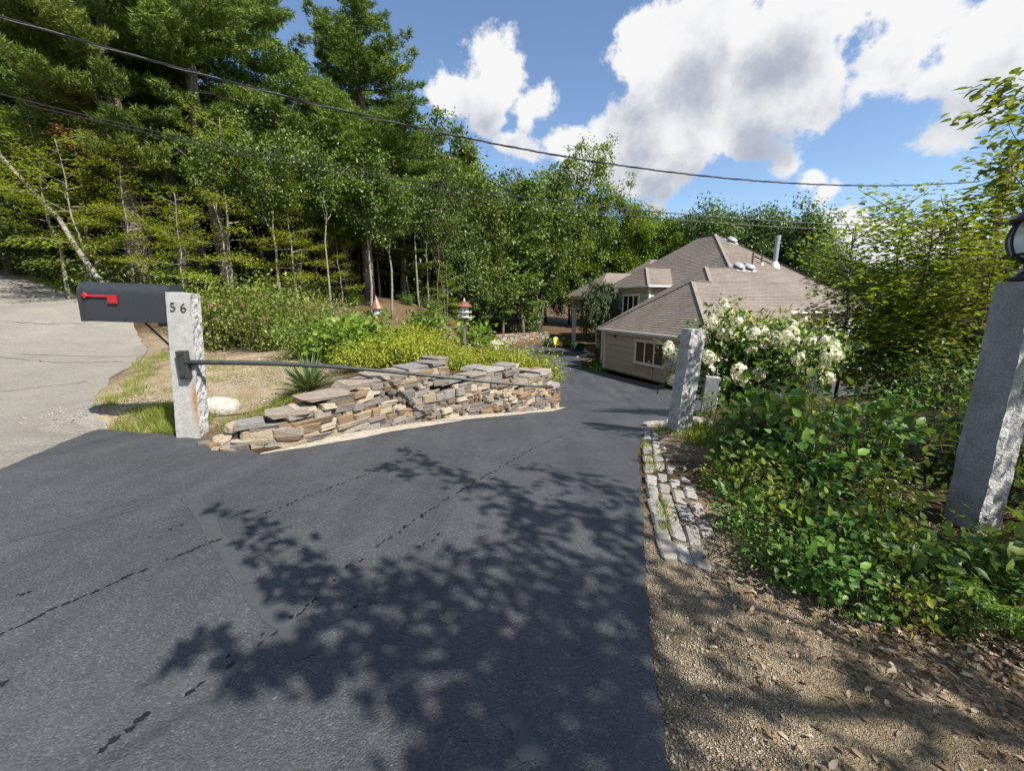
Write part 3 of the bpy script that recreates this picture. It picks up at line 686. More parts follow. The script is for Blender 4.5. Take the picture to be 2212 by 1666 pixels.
mb = MB(); mb.tube([(-.99,-.03,.40),(-1.0,-.03,.37),(-.985,-.03,.35)], .008, 6); mb.build('latch', iron, mroot)
for xx in (-.88,-.5,-.12): mb = MB(); mb.tube([(xx,-.1505,.03),(xx,-.157,.03)], .009, 8); mb.build('rivet', iron, mroot)
mb = MB(); mb.span((-.20,-.09,-.035), (-.05,.09,-.001)); mb.build('mount', iron, mroot, bevel=.004)

# barrier bar, swung open along the wall
A = np.array([PX+.15, PY-.125, .80]); Bp = at(1195, 838, 6.0); Bp[0] += .0
bar = empty('barrier_bar', tuple(A), 0, 'long dark iron barrier pipe swung open in front of the stepped stone wall', 'barrier')
rgreen = plain('weathered_iron', (.045,.05,.048), rough=.45, metal=.3, var=.35, scale=30)
mb = MB(); pts = []
for k in range(17):
    f = k/16; p = A*(1-f)+Bp*f; p[2] += .09*math.sin(math.pi*min(1, f*1.0))*(1-f)*1.4; pts.append(p-A)
mb.tube(pts, [.030-.012*k/16 for k in range(17)], 10); mb.build('pipe', rgreen, bar, smooth=True)
mb = MB(); mb.box((-.03,.02,-.03), (.11,.09,.33), Matrix.Rotation(R(5), 3, 'Z')); mb.build('bracket', rgreen, bar, bevel=.008)
for zz in (-.15, .1):
    mb = MB(); mb.tube([(-.03,-.04,zz), (-.03,.06,zz)], .02, 8); mb.build('bolt', rgreen, bar)

# leaning split-granite gate post, the short stub behind it, and the lantern post on the right
gp = granite_post('granite_post', (2.06, 4.93, h1(2.06,4.93)-.1), .20, .20, 1.36, R(12), (0, R(4)), (0,1,2,3), 9, [G_ROUGH, G_ROUGH], 'rough split granite post leaning beside the white hydrangea')
p2 = at(1525, 905, 6.3)
gp2 = granite_post('granite_post', (p2[0], p2[1], h1(p2[0],p2[1])-.25), .20, .20, .80, R(-20), (0, R(3)), (1,2), 10, [G_GREY, G_ROUGH], 'short granite stub post standing behind the rough leaning post')
lp = granite_post('granite_post', (3.05, 2.52, -.05), .19, .19, 1.66, R(9), (R(-2), R(3)), (0,1,2), 12, [G_GREY, G_ROUGH], 'tall grey granite post with a black lantern at the right edge')
# lantern
LQ = lp.matrix_basis @ Vector((0, 0, 1.67)); lan = empty('lantern', LQ, 0, 'black carriage lantern with curved frosted panes on top of the tall granite post', 'lamp', rot=tuple(lp.rotation_euler))
blk = plain('black_metal', (.012,.012,.014), rough=.35, var=.2)
glass, t, b, o = new_mat('frosted_glass'); b.inputs['Base Color'].default_value = (.62,.64,.62,1); b.inputs['Roughness'].default_value = .35; b.inputs['Transmission Weight'].default_value = .55
mb = MB(); mb.lathe([(.085,0),(.09,.02),(.06,.045),(.035,.07),(.03,.10),(.06,.115)], 8); mb.build('base', blk, lan, smooth=True, auto=R(30))
gprof = [(.055,.13),(.095,.16),(.115,.21),(.12,.26),(.11,.315),(.095,.35)]
mb = MB(); mb.lathe(gprof, 8, phase=.5); mb.build('glass', glass, lan)
for k in range(8):
    an = 2*math.pi*(k+.5)/8; mb = MB(); mb.tube([((r_+.006)*math.cos(an), (r_+.006)*math.sin(an), z_) for r_, z_ in gprof], .007, 5); mb.build('rib', blk, lan)
for r_, z_ in ((.062,.125), (.085,.152)):
    mb = MB(); mb.tube([(r_*math.cos(2*math.pi*k/24), r_*math.sin(2*math.pi*k/24), z_) for k in range(25)], .008, 5); mb.build('ring', blk, lan)
mb = MB(); mb.lathe([(.135,.345),(.14,.36),(.115,.39),(.07,.43),(.05,.46),(.03,.47),(.02,.50),(.012,.54),(.0,.55)], 12); mb.build('cap', blk, lan, smooth=True, auto=R(35))
mb = MB(); mb.tube([(0,0,.1),(0,0,.24)], .02, 8); mb.build('bulb_holder', plain('ivory', (.6,.56,.48), rough=.5), lan)

# ------------------------------------------------------------------ bird houses
white = plain('white_paint', (.5,.5,.49), rough=.5, var=.06); copper = plain('copper_roof', (.28,.12,.075), rough=.45, metal=.3, var=.3, scale=8); wood = plain('weathered_post', (.16,.12,.095), rough=.85, var=.3, scale=12)
dark = plain('dark_hole', (.01,.01,.01), rough=.9)
p = at(1005, 748, 14.5); bz = h1(p[0], p[1])
b1 = empty('birdhouse', (p[0], p[1], bz), R(10), 'two-storey white birdhouse with a red-brown roof on a wooden post', 'birdhouse')
top = (at(1003, 690, 14.5)[2]-bz)/.78; b1.scale = (.78,)*3
mb = MB(); mb.box((0,0,top/2), (.10,.10,top)); mb.build('post', wood, b1)
mb = MB(); mb.lathe([(.1,0),(.24,.06)], 8); mb.build('corbel', white, b1, (0,0,top))
mb = MB(); mb.lathe([(.20,.0),(.20,.48)], 8, phase=.5); ho = mb.build('house', white, b1, (0,0,top+.06))
for lev in (0, .22):
    mb = MB(); mb.lathe([(.33,0),(.33,.025)], 8, phase=.5); mb.build('balcony', white, b1, (0,0,top+.06+lev))
    for k in range(8):
        an = 2*math.pi*k/8; mb = MB(); mb.tube([(.186*math.cos(an), .186*math.sin(an), .12+lev), (.192*math.cos(an), .192*math.sin(an), .12+lev)], .026, 10); mb.build('entrance', dark, ho)
        an += math.pi/8; mb = MB(); mb.box((.315*math.cos(an), .315*math.sin(an), .06+lev), (.012,.012,.09)); mb.build('baluster', white, ho)
mb = MB(); mb.lathe([(.37,.0),(.375,.02),(.22,.13),(.10,.22),(.05,.245),(0,.25)], 8, phase=.5); rf = mb.build('roof', copper, b1, (0,0,top+.53))
mb = MB(); mb.lathe([(.03,0),(.05,.04),(.045,.09),(.02,.12),(.0,.19)], 8); mb.build('finial', white, rf, (0,0,.22))
p = at(822, 745, 15.5); bz = h1(p[0], p[1]); top = at(822, 680, 15.5)[2]-bz
b2 = empty('birdhouse', (p[0], p[1], bz), R(20), 'small white birdhouse with a pointed copper cone roof on a thin pole', 'birdhouse', rot=(0, R(-2.5), R(20)))
mb = MB(); mb.tube([(0,0,0),(0,0,top)], .03, 6); mb.build('pole', plain('rusty_pole', (.28,.2,.15), rough=.7, var=.3), b2)
mb = MB(); mb.lathe([(.20,0),(.20,.025),(.17,.03),(.17,.2)], 8); ho = mb.build('house', white, b2, (0,0,top))
for k in range(4):
    an = math.pi*(k/2+.25)-.4; mb = MB(); mb.tube([(.15*math.cos(an),.15*math.sin(an),.12),(.172*math.cos(an),.172*math.sin(an),.12)], .03, 10); mb.build('entrance', dark, ho)
mb = MB(); mb.lathe([(.25,.0),(.25,.012),(.13,.2),(.05,.36),(.012,.46),(.0,.52)], 12); mb.build('roof', copper, b2, (0,0,top+.2))

# ------------------------------------------------------------------ things by the far porch
yel = plain('yellow_paint', (.80,.55,.02), rough=.45, var=.08)
def adirondack(x, y, rz, label):
    r = empty('lounge_chair', (x, y, h1(x, y)), rz, label, 'chair', 'yellow wooden chairs by the far wall')
    for k in range(5):
        mb = MB(); xx = -.22+.11*k; hh = .62+.1*math.cos((k-2)*.6); mb.beam((xx*.85,.22,.28), (xx,.52,.28+hh), .1, .022, (0,-1,.3)); mb.build('back_slat', yel, r)
    for k in range(5):
        mb = MB(); yy = -.32+.13*k; mb.box((0,yy,.36-.05*k/2), (.54,.115,.022), Matrix.Rotation(R(-10), 3, 'X')); mb.build('seat_slat', yel, r)
    for s in (-1, 1):
        mb = MB(); mb.box((s*.34,-.05,.56), (.14,.76,.025)); mb.build('armrest', yel, r)
        mb = MB(); mb.box((s*.30,-.32,.28), (.03,.1,.55)); mb.build('leg', yel, r)
        mb = MB(); mb.beam((s*.29,-.36,.34), (s*.29,.55,.04), .03, .12); mb.build('leg', yel, r)
c1 = at(1204, 736, 42.5); adirondack(c1[0], c1[1]+.0, R(10), 'yellow slatted lounge chair standing clear left of the porch post')
c2 = at(1228, 736, 42.9); adirondack(c2[0], c2[1], R(75), 'yellow slatted lounge chair half hidden behind the porch post')
p = at(1248, 741, 39.5); bz = h1(p[0], p[1])
bn = empty('trash_bin', (p[0], p[1], bz), R(15), 'dark green lidded bin beside the porch post', 'bin'); gb = plain('green_plastic', (.012,.05,.03), rough=.5)
mb = MB(); mb.add([(-.5,-.3,0),(.5,-.3,0),(.5,.3,0),(-.5,.3,0),(-.58,-.36,.62),(.58,-.36,.62),(.58,.36,.62),(-.58,.36,.62)], [(0,3,2,1),(4,5,6,7),(0,1,5,4),(1,2,6,5),(2,3,7,6),(3,0,4,7)]); mb.build('tub', gb, bn, bevel=.03)
mb = MB(); mb.prism([(-.63,0),(.63,0),(.5,.1),(-.5,.1)], -.4, .4, 'y'); mb.build('lid', gb, bn, (0,0,.63), bevel=.02)
p = at(1070, 738, 41.0)
gl_ = empty('garden_light', (p[0]-.1, p[1]+.2, -2.05), 0, 'small dark lamp on the top of the far stone wall', 'lamp'); mb = MB(); mb.lathe([(.05,0),(.04,.25),(.12,.3),(.14,.5),(.02,.6)], 8); mb.build('lantern_body', blk, gl_); mb = MB(); mb.lathe([(.2,.5),(.05,.64),(0,.68)], 8); mb.build('lantern_cap', plain('grey_metal', (.4,.4,.4), metal=.4, rough=.4), gl_)
# ------------------------------------------------------------------ house (local x = t along the garage front, y = s along the gable-side wall, z from the slab)
HZ = -3.1
house = empty('house', (HC[0], HC[1], HZ), HROT, 'large beige clapboard house under stepped brown hip roofs at the foot of the driveway', 'house')
# shingles
m, t, b, o = new_mat('shingles'); uvn = t.nodes.new('ShaderNodeUVMap'); uvn.uv_map = 'UVMap'
br = t.nodes.new('ShaderNodeTexBrick'); t.links.new(uvn.outputs[0], br.inputs['Vector']); br.inputs['Scale'].default_value = 1.0
br.inputs['Brick Width'].default_value = .34; br.inputs['Row Height'].default_value = .16; br.inputs['Mortar Size'].default_value = .012; br.offset = .37
br.inputs['Color1'].default_value = (.205,.174,.152,1); br.inputs['Color2'].default_value = (.25,.214,.188,1); br.inputs['Mortar'].default_value = (.16,.135,.12,1)
n1 = noise(t, .5, 4, .6); n2 = noise(t, 14, 4, .7)
c = mixc(t, 1.0, br.outputs['Color'], ramp(t, n1, [(.3, (.86,.85,.85)), (.7, (1.12,1.1,1.08))]), 'MULTIPLY')
c = mixc(t, 1.0, c, ramp(t, n2, [(.3, (.88,.88,.88)), (.7, (1.1,1.1,1.1))]), 'MULTIPLY')
t.links.new(c, b.inputs['Base Color']); b.inputs['Roughness'].default_value = .95; b.inputs['Specular IOR Level'].default_value = .15; bump(t, b, n2, .01)
SHING = m
def pl(P, q):
    xs_ = [a for a, _ in P]; ys_ = [b_ for _, b_ in P]; return float(np.interp(q, xs_, ys_))
def roof_face(name, tf, b0, b1, left, right, parent=None, course=.16, thick=.022):
    """tf(a, b) -> (t, s, z) on the plane, b measured up the slope in plan; left/right are (b, a) polylines"""
    V = []; F = []; UV = []; q = b0
    nrm = (Vector(tf(1, 0))-Vector(tf(0, 0))).cross(Vector(tf(0, 1))-Vector(tf(0, 0))).normalized()
    if nrm.z < 0: nrm = -nrm
    marks = sorted(set([b0, b1]+[x for x, _ in left+right if b0 < x < b1]))
    cuts = list(np.arange(b0, b1, course*.86))+[b1]
    cuts = sorted(set([round(x, 4) for x in cuts+marks])); row = 0
    for lo, hi in zip(cuts, cuts[1:]):
        if hi-lo < 1e-3: continue
        e = 1e-4; al, ar = pl(left, lo+e), pl(right, lo+e); bl, br_ = pl(left, hi-e), pl(right, hi-e)
        if ar-al < .01 and br_-bl < .01: continue
        p = [Vector(tf(al, lo))+nrm*thick, Vector(tf(ar, lo))+nrm*thick, Vector(tf(br_, hi)), Vector(tf(bl, hi))]
        g = [Vector(tf(al, lo)), Vector(tf(ar, lo))]
        i = len(V); V += p+g; F += [(i, i+1, i+2, i+3), (i+4, i+5, i+1, i)]
        kk = round(lo/(course*.86))*.16
        UV += [(al, kk+.01), (ar, kk+.01), (br_, kk+.155), (bl, kk+.155)]+[(al, kk+.08), (ar, kk+.08), (ar, kk+.08), (al, kk+.08)]
    me = bpy.data.meshes.new(name); me.from_pydata([tuple(v) for v in V], [], F); me.materials.append(SHING)
    uv = me.uv_layers.new(name='UVMap'); uv.data.foreach_set('uv', np.array(UV, np.float32).ravel()); me.update()
    return link(name, me, parent or house)
E0 = 2.75; KR = .617
def zR(s): return E0+KR*(s+.4)
def inv2(t): return (2.009+.85*t-E0)/KR-.4      # s of the right plane at the height of hip 2
def inv3(t): return (.135+.85*t-E0)/KR-.4
roof = roof_face('roof', lambda a, b_: (a, b_-.4, E0+KR*b_), 0, 11.3,
    [(0,-.4),(4.8,2.9),(4.8001,4.36),(6.46,5.57),(6.4601,7.77),(11.3,11.27)], [(0,8.9),(2.0,7.6),(2.0001,15.9),(11.3,11.3)])
RF = roof
def rface(*a): return roof_face('roof_slope', *a, parent=RF)
rface(lambda a, b_: (b_-.4, a, E0+.9*b_), 0, 3.3, [(0,-.4),(3.3,4.4)], [(0,9.2),(3.3,4.4)])                       # hip over the gable-side wall
rface(lambda a, b_: (a, 9.2-b_, E0+KR*b_), 0, 4.8, [(0,-.4),(4.8,2.9)], [(0,6.0),(4.8,6.0)])                       # behind it
rface(lambda a, b_: (b_, a, 2.009+.85*b_), .87, 5.57, [(.87,inv2(.87)),(5.57,6.06)], [(.87,10.9),(5.57,6.06)])    # second hip
rface(lambda a, b_: (a, 10.9-b_, E0+.824*b_), 0, 4.84, [(0,.87),(4.84,5.57)], [(0,8.5),(4.84,8.5)])
rface(lambda a, b_: (b_, a, .135+.85*b_), 5.9, 11.27, [(5.9,inv3(5.9)),(11.27,10.9)], [(5.9,19.5),(11.27,12.3)])   # third, tallest hip
rface(lambda a, b_: (a, 19.5-b_, 5.2+.627*b_), 0, 7.2, [(0,5.9),(7.2,11.27)], [(0,16.6),(7.2,11.3)])
rface(lambda a, b_: (16.6-b_, a, 5.2-1.22+1.09*b_), 0, 5.28, [(0,1.2),(5.28,10.9)], [(0,19.5),(5.28,12.3)])
# bay on the upper floor
BE = 5.68
rface(lambda a, b_: (4.35+b_, a, BE+.95*b_), 0, 1.53, [(0,9.95),(1.53,12.2)], [(0,14.45),(1.53,12.2)])
rface(lambda a, b_: (a, 9.95+b_, BE+.646*b_), 0, 2.25, [(0,4.35),(2.25,5.88)], [(0,6.7),(2.25,8.4)])
rface(lambda a, b_: (a, 14.45-b_, BE+.646*b_), 0, 2.25, [(0,4.35),(2.25,5.88)], [(0,6.7),(2.25,8.4)])
# ridge caps
cap = plain('ridge_shingle', (.27,.235,.21), rough=.95, var=.25, scale=9)
def ridge(a, b_):
    a, b_ = Vector(a), Vector(b_); mb = MB(); n = max(1, int((b_-a).length/.25))
    for k in range(n):
        p = a.lerp(b_, k/n); q = a.lerp(b_, (k+1)/n); mb.beam(p+Vector((0,0,.035)), q+Vector((0,0,.018)), .2, .02)
    mb.build('ridge_cap', cap, RF)
for a, b_ in [((-.4,-.4,E0),(2.9,4.4,zR(4.4))), ((-.4,9.2,E0),(2.9,4.4,zR(4.4))), ((2.9,4.4,zR(4.4)),(4.4,4.4,zR(4.4))), ((4.36,4.4,zR(4.4)),(5.57,6.06,zR(6.06))), ((5.57,6.06,zR(6.06)),(7.8,6.06,zR(6.06))),
              ((7.77,6.06,zR(6.06)),(11.27,10.9,zR(10.9))), ((11.27,10.9,zR(10.9)),(11.27,12.3,9.72)), ((11.3,10.9,zR(10.9)),(15.9,1.6,zR(1.6))), ((4.35,9.95,BE),(5.88,12.2,BE+1.45)), ((5.88,12.2,BE+1.45),(8.3,12.2,BE+1.45))]: ridge(a, b_)
# walls
beige, t, b, o = new_mat('beige_clapboard'); a = t.nodes.new('ShaderNodeAttribute'); a.attribute_name = 'tint'
t.links.new(mixc(t, 1.0, ramp(t, a.outputs['Fac'], [(0, (.40,.345,.275)), (1, (.56,.495,.405))]), ramp(t, noise(t, 2.5, 4), [(.3, (.93,.93,.92)), (.7, (1.05,1.05,1.05))]), 'MULTIPLY'), b.inputs['Base Color']); b.inputs['Roughness'].default_value = .6; trim = plain('cream_trim', (.70,.66,.58), rough=.5, var=.04); gut = plain('white_gutter', (.70,.69,.66), rough=.35, var=.04)
def siding(p0, p1, z0, z1, name='wall', lap=.17, mat=None, parent=None):
    p0, p1 = np.array(p0, float), np.array(p1, float); d = (p1-p0)/np.hypot(*(p1-p0)); n = np.array([d[1], -d[0]]); V = []; F = []; z = z0
    while z < z1-.01:
        zz = min(z+lap, z1); i = len(V)
        for p, off_, h in ((p0,.05,z),(p1,.05,z),(p1,.002,zz),(p0,.002,zz),(p0,.002,z),(p1,.002,z)): V.append((*(p+n*off_), h))
        F += [(i,i+1,i+2,i+3),(i+4,i+5,i+1,i)]; z = zz
    mb = MB(); mb.add(V, F); me = bpy.data.meshes.new(name); me.from_pydata(mb.v, [], mb.f); me.materials.append(mat or beige); at_ = me.attributes.new('tint', 'FLOAT', 'FACE'); at_.data.foreach_set('value', np.array([random.random() if i % 2 == 0 else 0. for i in range(len(me.polygons))], np.float32)); me.update(); return link(name, me, parent or house)
# n points right of p0->p1: gable-side wall is walked from far corner to near corner so that it faces the drive
W1 = siding((0,8.8), (0,0), .12, E0-.02)
siding((0,0), (8.2,0), .12, E0-.02); siding((8.2,0), (8.2,2.2), .12, E0+.6); siding((8.2,2.2), (15.4,2.2), .12, 3.9)
siding((.95,10.5), (.95,8.8), .12, E0-.1); siding((0,8.8),(.95,8.8),.12,E0-.1)
bayw = siding((4.75,14.0), (4.75,10.35), 1.0, BE-.1); siding((4.75,10.35), (8.2,10.35), 2.0, BE-.1)
siding((6.2,19.2), (6.2,14.0), .12, 5.2)
mb = MB()      # solid body behind the boards
mb.span((.03,.03,0),(8.17,8.77,E0-.05)); mb.span((.98,8.8,0),(8.17,10.47,E0-.12)); mb.span((4.78,10.38,0),(9,13.97,BE-.12)); mb.span((8.2,2.23,0),(15.37,19,3.8)); mb.span((6.23,12.3,0),(15.3,19.1,5.1))
mb.build('foundation', plain('concrete', (.35,.33,.30), rough=.9, var=.15, scale=5), house)
# soffits, gutters and corner boards
def gutter(a, b_, z): mb = MB(); mb.beam((*a, z), (*b_, z), .11, .12); mb.build('gutter', gut, house)
gutter((-.45,9.15), (-.45,-.45), E0-.03); gutter((-.45,-.45), (8.9,-.45), E0-.03); gutter((7.6,1.55), (15.9,1.55), zR(1.6)-.05); gutter((.82,10.9),(.82,9.3),E0-.02)
gutter((4.3,14.5), (4.3,9.9), BE-.04); gutter((4.3,9.9), (6.6,9.9), BE-.04)
mb = MB(); mb.span((-.42,-.42,E0-.1),(8.6,9.15,E0-.06)); mb.build('soffit', trim, house); mb = MB(); mb.span((.85,9.15,E0-.1),(8.6,10.85,E0-.07)); mb.build('soffit', trim, house)
mb = MB(); mb.span((4.33,9.93,BE-.12),(8,14.42,BE-.08)); mb.build('soffit', trim, house); mb = MB(); mb.span((7.8,1.62,3.86),(15.85,6,3.9)); mb.build('soffit', trim, house)
for (x, y, z0, z1) in [(0,0,.05,E0-.1),(0,8.8,.05,E0-.1),(.95,10.5,.05,E0-.1),(4.75,10.35,2,BE-.12),(4.75,14.0,.5,BE-.12),(8.2,0,.05,E0)]:
    mb = MB(); mb.box((x,y,(z0+z1)/2), (.16,.16,z1-z0)); mb.build('corner_board', trim, house)
mb = MB(); mb.beam((-.03,8.72,E0-.2), (-.03,.08,E0-.2), .02, .2); mb.build('frieze_board', trim, house)
# panes that mirror the garden
gm_, t, b, o = new_mat('window_glass'); b.inputs['Base Color'].default_value = (.02,.022,.022,1); b.inputs['Roughness'].default_value = .04; b.inputs['Specular IOR Level'].default_value = .6
def window(p0, p1, z0, z1, n, name='window', proud=.12, parent=None):
    """row of n casements on the wall p0->p1 (outside on the right)"""
    p0, p1 = np.array(p0, float), np.array(p1, float); L = np.hypot(*(p1-p0)); d = (p1-p0)/L; nn = np.array([d[1], -d[0]])
    w = empty(name, (0,0,0)); w.parent = house
    def bx(a, b_, lo, hi, o0, o1, nm, mat):
        pa, pb_ = p0+d*a, p0+d*b_; V = [(*(pa+nn*o0),lo),(*(pb_+nn*o0),lo),(*(pb_+nn*o1),lo),(*(pa+nn*o1),lo),(*(pa+nn*o0),hi),(*(pb_+nn*o0),hi),(*(pb_+nn*o1),hi),(*(pa+nn*o1),hi)]
        mb = MB(); mb.add(V, [(0,3,2,1),(4,5,6,7),(0,1,5,4),(1,2,6,5),(2,3,7,6),(3,0,4,7)]); return mb.build(nm, mat, w)
    bx(0,L,z0-.10,z0,-.02,proud+.05,'sill',trim); bx(0,L,z1,z1+.12,-.02,proud+.02,'head',trim); bx(0,.09,z0,z1,-.02,proud,'frame',trim); bx(L-.09,L,z0,z1,-.02,proud,'frame',trim)
    cw = (L-.18)/n
    for k in range(n):
        a = .09+cw*k; bx(a+.05,a+cw-.05,z0+.05,z1-.05,.02,proud-.05,'pane',gm_)
        for q0, q1, r0, r1 in ((a,a+.05,z0,z1),(a+cw-.05,a+cw,z0,z1),(a+.05,a+cw-.05,z0,z0+.05),(a+.05,a+cw-.05,z1-.05,z1)): bx(q0,q1,r0,r1,.0,proud-.02,'sash',trim)
    return w
window((0,5.55), (0,2.95), .95, 2.22, 3); window((4.75,13.4), (4.75,11.35), 3.55, 5.0, 3)
# garage doors and shaded porch on the front
for x0 in (.9, 4.5):
    dr = empty('garage_door'); dr.parent = house
    for r_ in range(4):
        for c_ in range(4): mb = MB(); mb.span((x0+.04+c_*.72,-.06,.1+r_*.56),(x0+.68+c_*.72,-.022,.6+r_*.56)); mb.build('panel', trim, dr, bevel=.02)
    mb = MB(); mb.span((x0,-.03,.05),(x0+2.9,-.021,2.32)); mb.build('door_leaf', trim, dr)
    for a, b_ in (((x0-.14,-.07,.05),(x0,-.02,2.46)),((x0+2.9,-.07,.05),(x0+3.04,-.02,2.46)),((x0,-.07,2.33),(x0+2.9,-.02,2.46))): mb = MB(); mb.span(a, b_); mb.build('frame', trim, dr)
for x in (9.2, 11.3, 13.4, 15.4): mb = MB(); mb.box((x,1.75,1.9), (.22,.22,3.7)); mb.build('porch_post', gut, house)
window((9.4,2.2),(12.0,2.2),1.0,2.6,3); window((12.8,2.2),(14.6,2.2),1.0,2.6,2)
# lamp over the wall, pipe and vents
mb = MB(); mb.lathe([(.03,0),(.09,.03),(.1,.12),(.02,.15)], 10, (-.1,7.6,2.25)); mb.build('wall_lamp', blk, house)
mb = MB(); mb.tube([(-.06,3.9,.84),(-.06,3.9,.1)], .02, 6); mb.build('pipe', plain('rust_pipe', (.3,.14,.09), rough=.6), house)
def rp(a, s, lift=0): return Vector((a, s, zR(s)+lift))
vent = plain('vent_dome', (.30,.32,.34), rough=.25, var=.1)
for a, s in ((8.35,6.0),(9.25,5.95),(11.75,9.75)):
    v = empty('roof_vent', rp(a, s, .03)); v.parent = RF; v.rotation_euler = (math.atan(KR), 0, 0)
    mb = MB(); mb.box((0,0,.01), (.8,.8,.03)); mb.build('flashing', gut, v); mb = MB(); mb.lathe([(.30,.02),(.30,.14)], 18); mb.build('collar', blk, v)
    mb = MB(); mb.lathe([(.38,.14),(.4,.17),(.36,.24),(.24,.30),(.1,.325),(0,.33)], 18); mb.build('dome', vent, v, smooth=True)
steel = plain('galvanised', (.42,.44,.47), rough=.3, metal=.75, var=.15)
for a, s, r_, hh, mt in ((10.0,6.3,.07,.95,plain('copper_pipe',(.16,.09,.06),rough=.6)),(11.4,6.7,.07,.6,plain('copper_pipe',(.16,.09,.06))),(12.55,6.55,.15,2.0,steel)):
    p = rp(a, s); v = empty('roof_pipe', p); v.parent = RF
    mb = MB(); mb.tube([(0,0,-.1),(0,0,hh)], r_, 12); mb.build('stack', mt, v, smooth=True, auto=R(40))
    mb = MB(); mb.lathe([(r_*2.6,-.25),(r_*1.7,.12),(r_*1.02,.3 if r_ > .1 else .12)], 12); mb.build('flashing', gut, v)
    if r_ > .1: mb = MB(); mb.tube([(0,0,hh-.25),(0,0,hh+.08)], r_*1.2, 12); mb.build('cowl', steel, v, smooth=True, auto=R(40))
# far wing with the porte-cochere
def far_hip(x0, x1, yc, hw_, ez, k, ridge_x, name='roof_slope'):
    roof_face(name, lambda a, b_: (x0+b_, a, ez+(k*hw_/(ridge_x-x0))*b_), 0, ridge_x-x0, [(0,yc-hw_),(ridge_x-x0,yc)], [(0,yc+hw_),(ridge_x-x0,yc)], RF)
    for s in (-1, 1): roof_face(name, (lambda s: lambda a, b_: (a, yc+s*(hw_-b_), ez+k*b_))(s), 0, hw_, [(0,x0),(hw_,ridge_x)], [(0,x1),(hw_,x1)], RF)
pq = np.array([at(1222, 643, 42.0)[:2], at(1364, 590, 45.0)[:2]]); 
def tl(p): q = np.array(p[:2])-HC; return q@HE2, q@HE1, (p[2]-HZ if len(p) > 2 else 0)
e0 = tl(at(1222, 641, 48.0)); k0 = tl(at(1366, 591, 47.0))
far_hip(e0[0], e0[0]+16, e0[1]-2.9, 3.0, e0[2], (k0[2]-e0[2])/3.0, e0[0]+3.4)
e0 = (e0[0], e0[1]-5.8, e0[2])
PT, PS, PZ2 = e0[0]+.7, e0[1]+.5, e0[2]
for s_ in (0, 4.9):
    mb = MB(); mb.box((PT+.25, PS+s_, (PZ2-1.2)/2), (.34,.34,PZ2-1.2)); mb.build('porch_post', gut, house)
    mb = MB(); mb.prism([(PT, PZ2-1.25),(PT+.95, PZ2-1.25),(PT+1.15, PZ2-.05),(PT, PZ2-.05)], PS+s_-.3, PS+s_+.3, 'y'); mb.build('post_head', beige, house)
    mb = MB(); mb.span((PT-.05,PS+s_-.34,PZ2-1.42),(PT+1.0,PS+s_+.34,PZ2-1.25)); mb.build('post_trim', gut, house)
mb = MB(); mb.span((PT-.1,PS-.1,PZ2-.35),(PT+.05,PS+5.2,PZ2-.05)); mb.span((PT-.1,PS-.2,PZ2-.35),(PT+14,PS-.02,PZ2-.05)); mb.build('fascia', trim, house)
mb = MB(); mb.span((PT-.5,PS-.35,PZ2-.06),(PT+15,PS+5.5,PZ2-.03)); mb.build('soffit', trim, house)
mb = MB(); mb.span((e0[0]+6.5,e0[1]+.8,0),(e0[0]+16,e0[1]+5.2,PZ2-.1)); mb.build('rear_wing', beige, house)
e1_ = tl(at(1430, 560, 48)); far_hip(e1_[0]-5.5, e1_[0]+8, e1_[1]+1, 4.2, e1_[2]-3.4, .81, e1_[0]-.6)
mb = MB(); mb.span((e1_[0]-5.0,e1_[1]-2.8,0),(e1_[0]+8,e1_[1]+4.8,e1_[2]-3.45)); mb.build('rear_wing', beige, house)

# concrete walk by the porch
walk = MB(); P = [(5.4,34.5),(9.5,37.5),(9,41),(6.6,40.6),(6.8,37)]
walk.add([(x, y, -3.10) for x, y in P]+[(x, y, -3.3) for x, y in P], [(0,1,2,3,4)]+[(i,(i+1)%5,5+(i+1)%5,5+i) for i in range(5)])
tag(walk.build('path', plain('walk_concrete', (.42,.39,.35), rough=.9, var=.12), None), kind='structure')

# ------------------------------------------------------------------ dark parked car, rear towards the camera
cw_ = np.array([15.6, 22.0]); hd = np.array([.80,.60]); carp = empty('parked_car', (cw_[0], cw_[1], h1(*cw_)+.0), math.atan2(hd[1], hd[0]), 'dark grey car parked on the forecourt, seen in glimpses through the hydrangea', 'car')
paint, t, b, o = new_mat('dark_car_paint'); b.inputs['Base Color'].default_value = (.012,.013,.016,1); b.inputs['Roughness'].default_value = .3; b.inputs['Coat Weight'].default_value = 1; b.inputs['Coat Roughness'].default_value = .04
cglass, t, b, o = new_mat('car_glass'); b.inputs['Base Color'].default_value = (.01,.012,.012,1); b.inputs['Roughness'].default_value = .05; b.inputs['Specular IOR Level'].default_value = .9
def loft(secs, mat, name, parent, smooth=True):
    V = []; F = []; n = len(secs[0][1])
    for x, ring in secs: V += [(x, y, z_) for y, z_ in ring]
    for i in range(len(secs)-1):
        for k in range(n): F.append((i*n+k, i*n+(k+1) % n, (i+1)*n+(k+1) % n, (i+1)*n+k))
    F += [tuple(range(n))[::-1], tuple((len(secs)-1)*n+k for k in range(n))]
    mb = MB(); mb.add(V, F); return mb.build(name, mat, parent, smooth=smooth, auto=R(38))
def sec(w, z0, z1, zs): return [(-w*.86,z0),(w*.86,z0),(w*.97,z0+.12),(w,zs),(w*.95,z1-.06),(w*.86,z1),(-w*.86,z1),(-w*.95,z1-.06),(-w,zs),(-w*.97,z0+.12)]
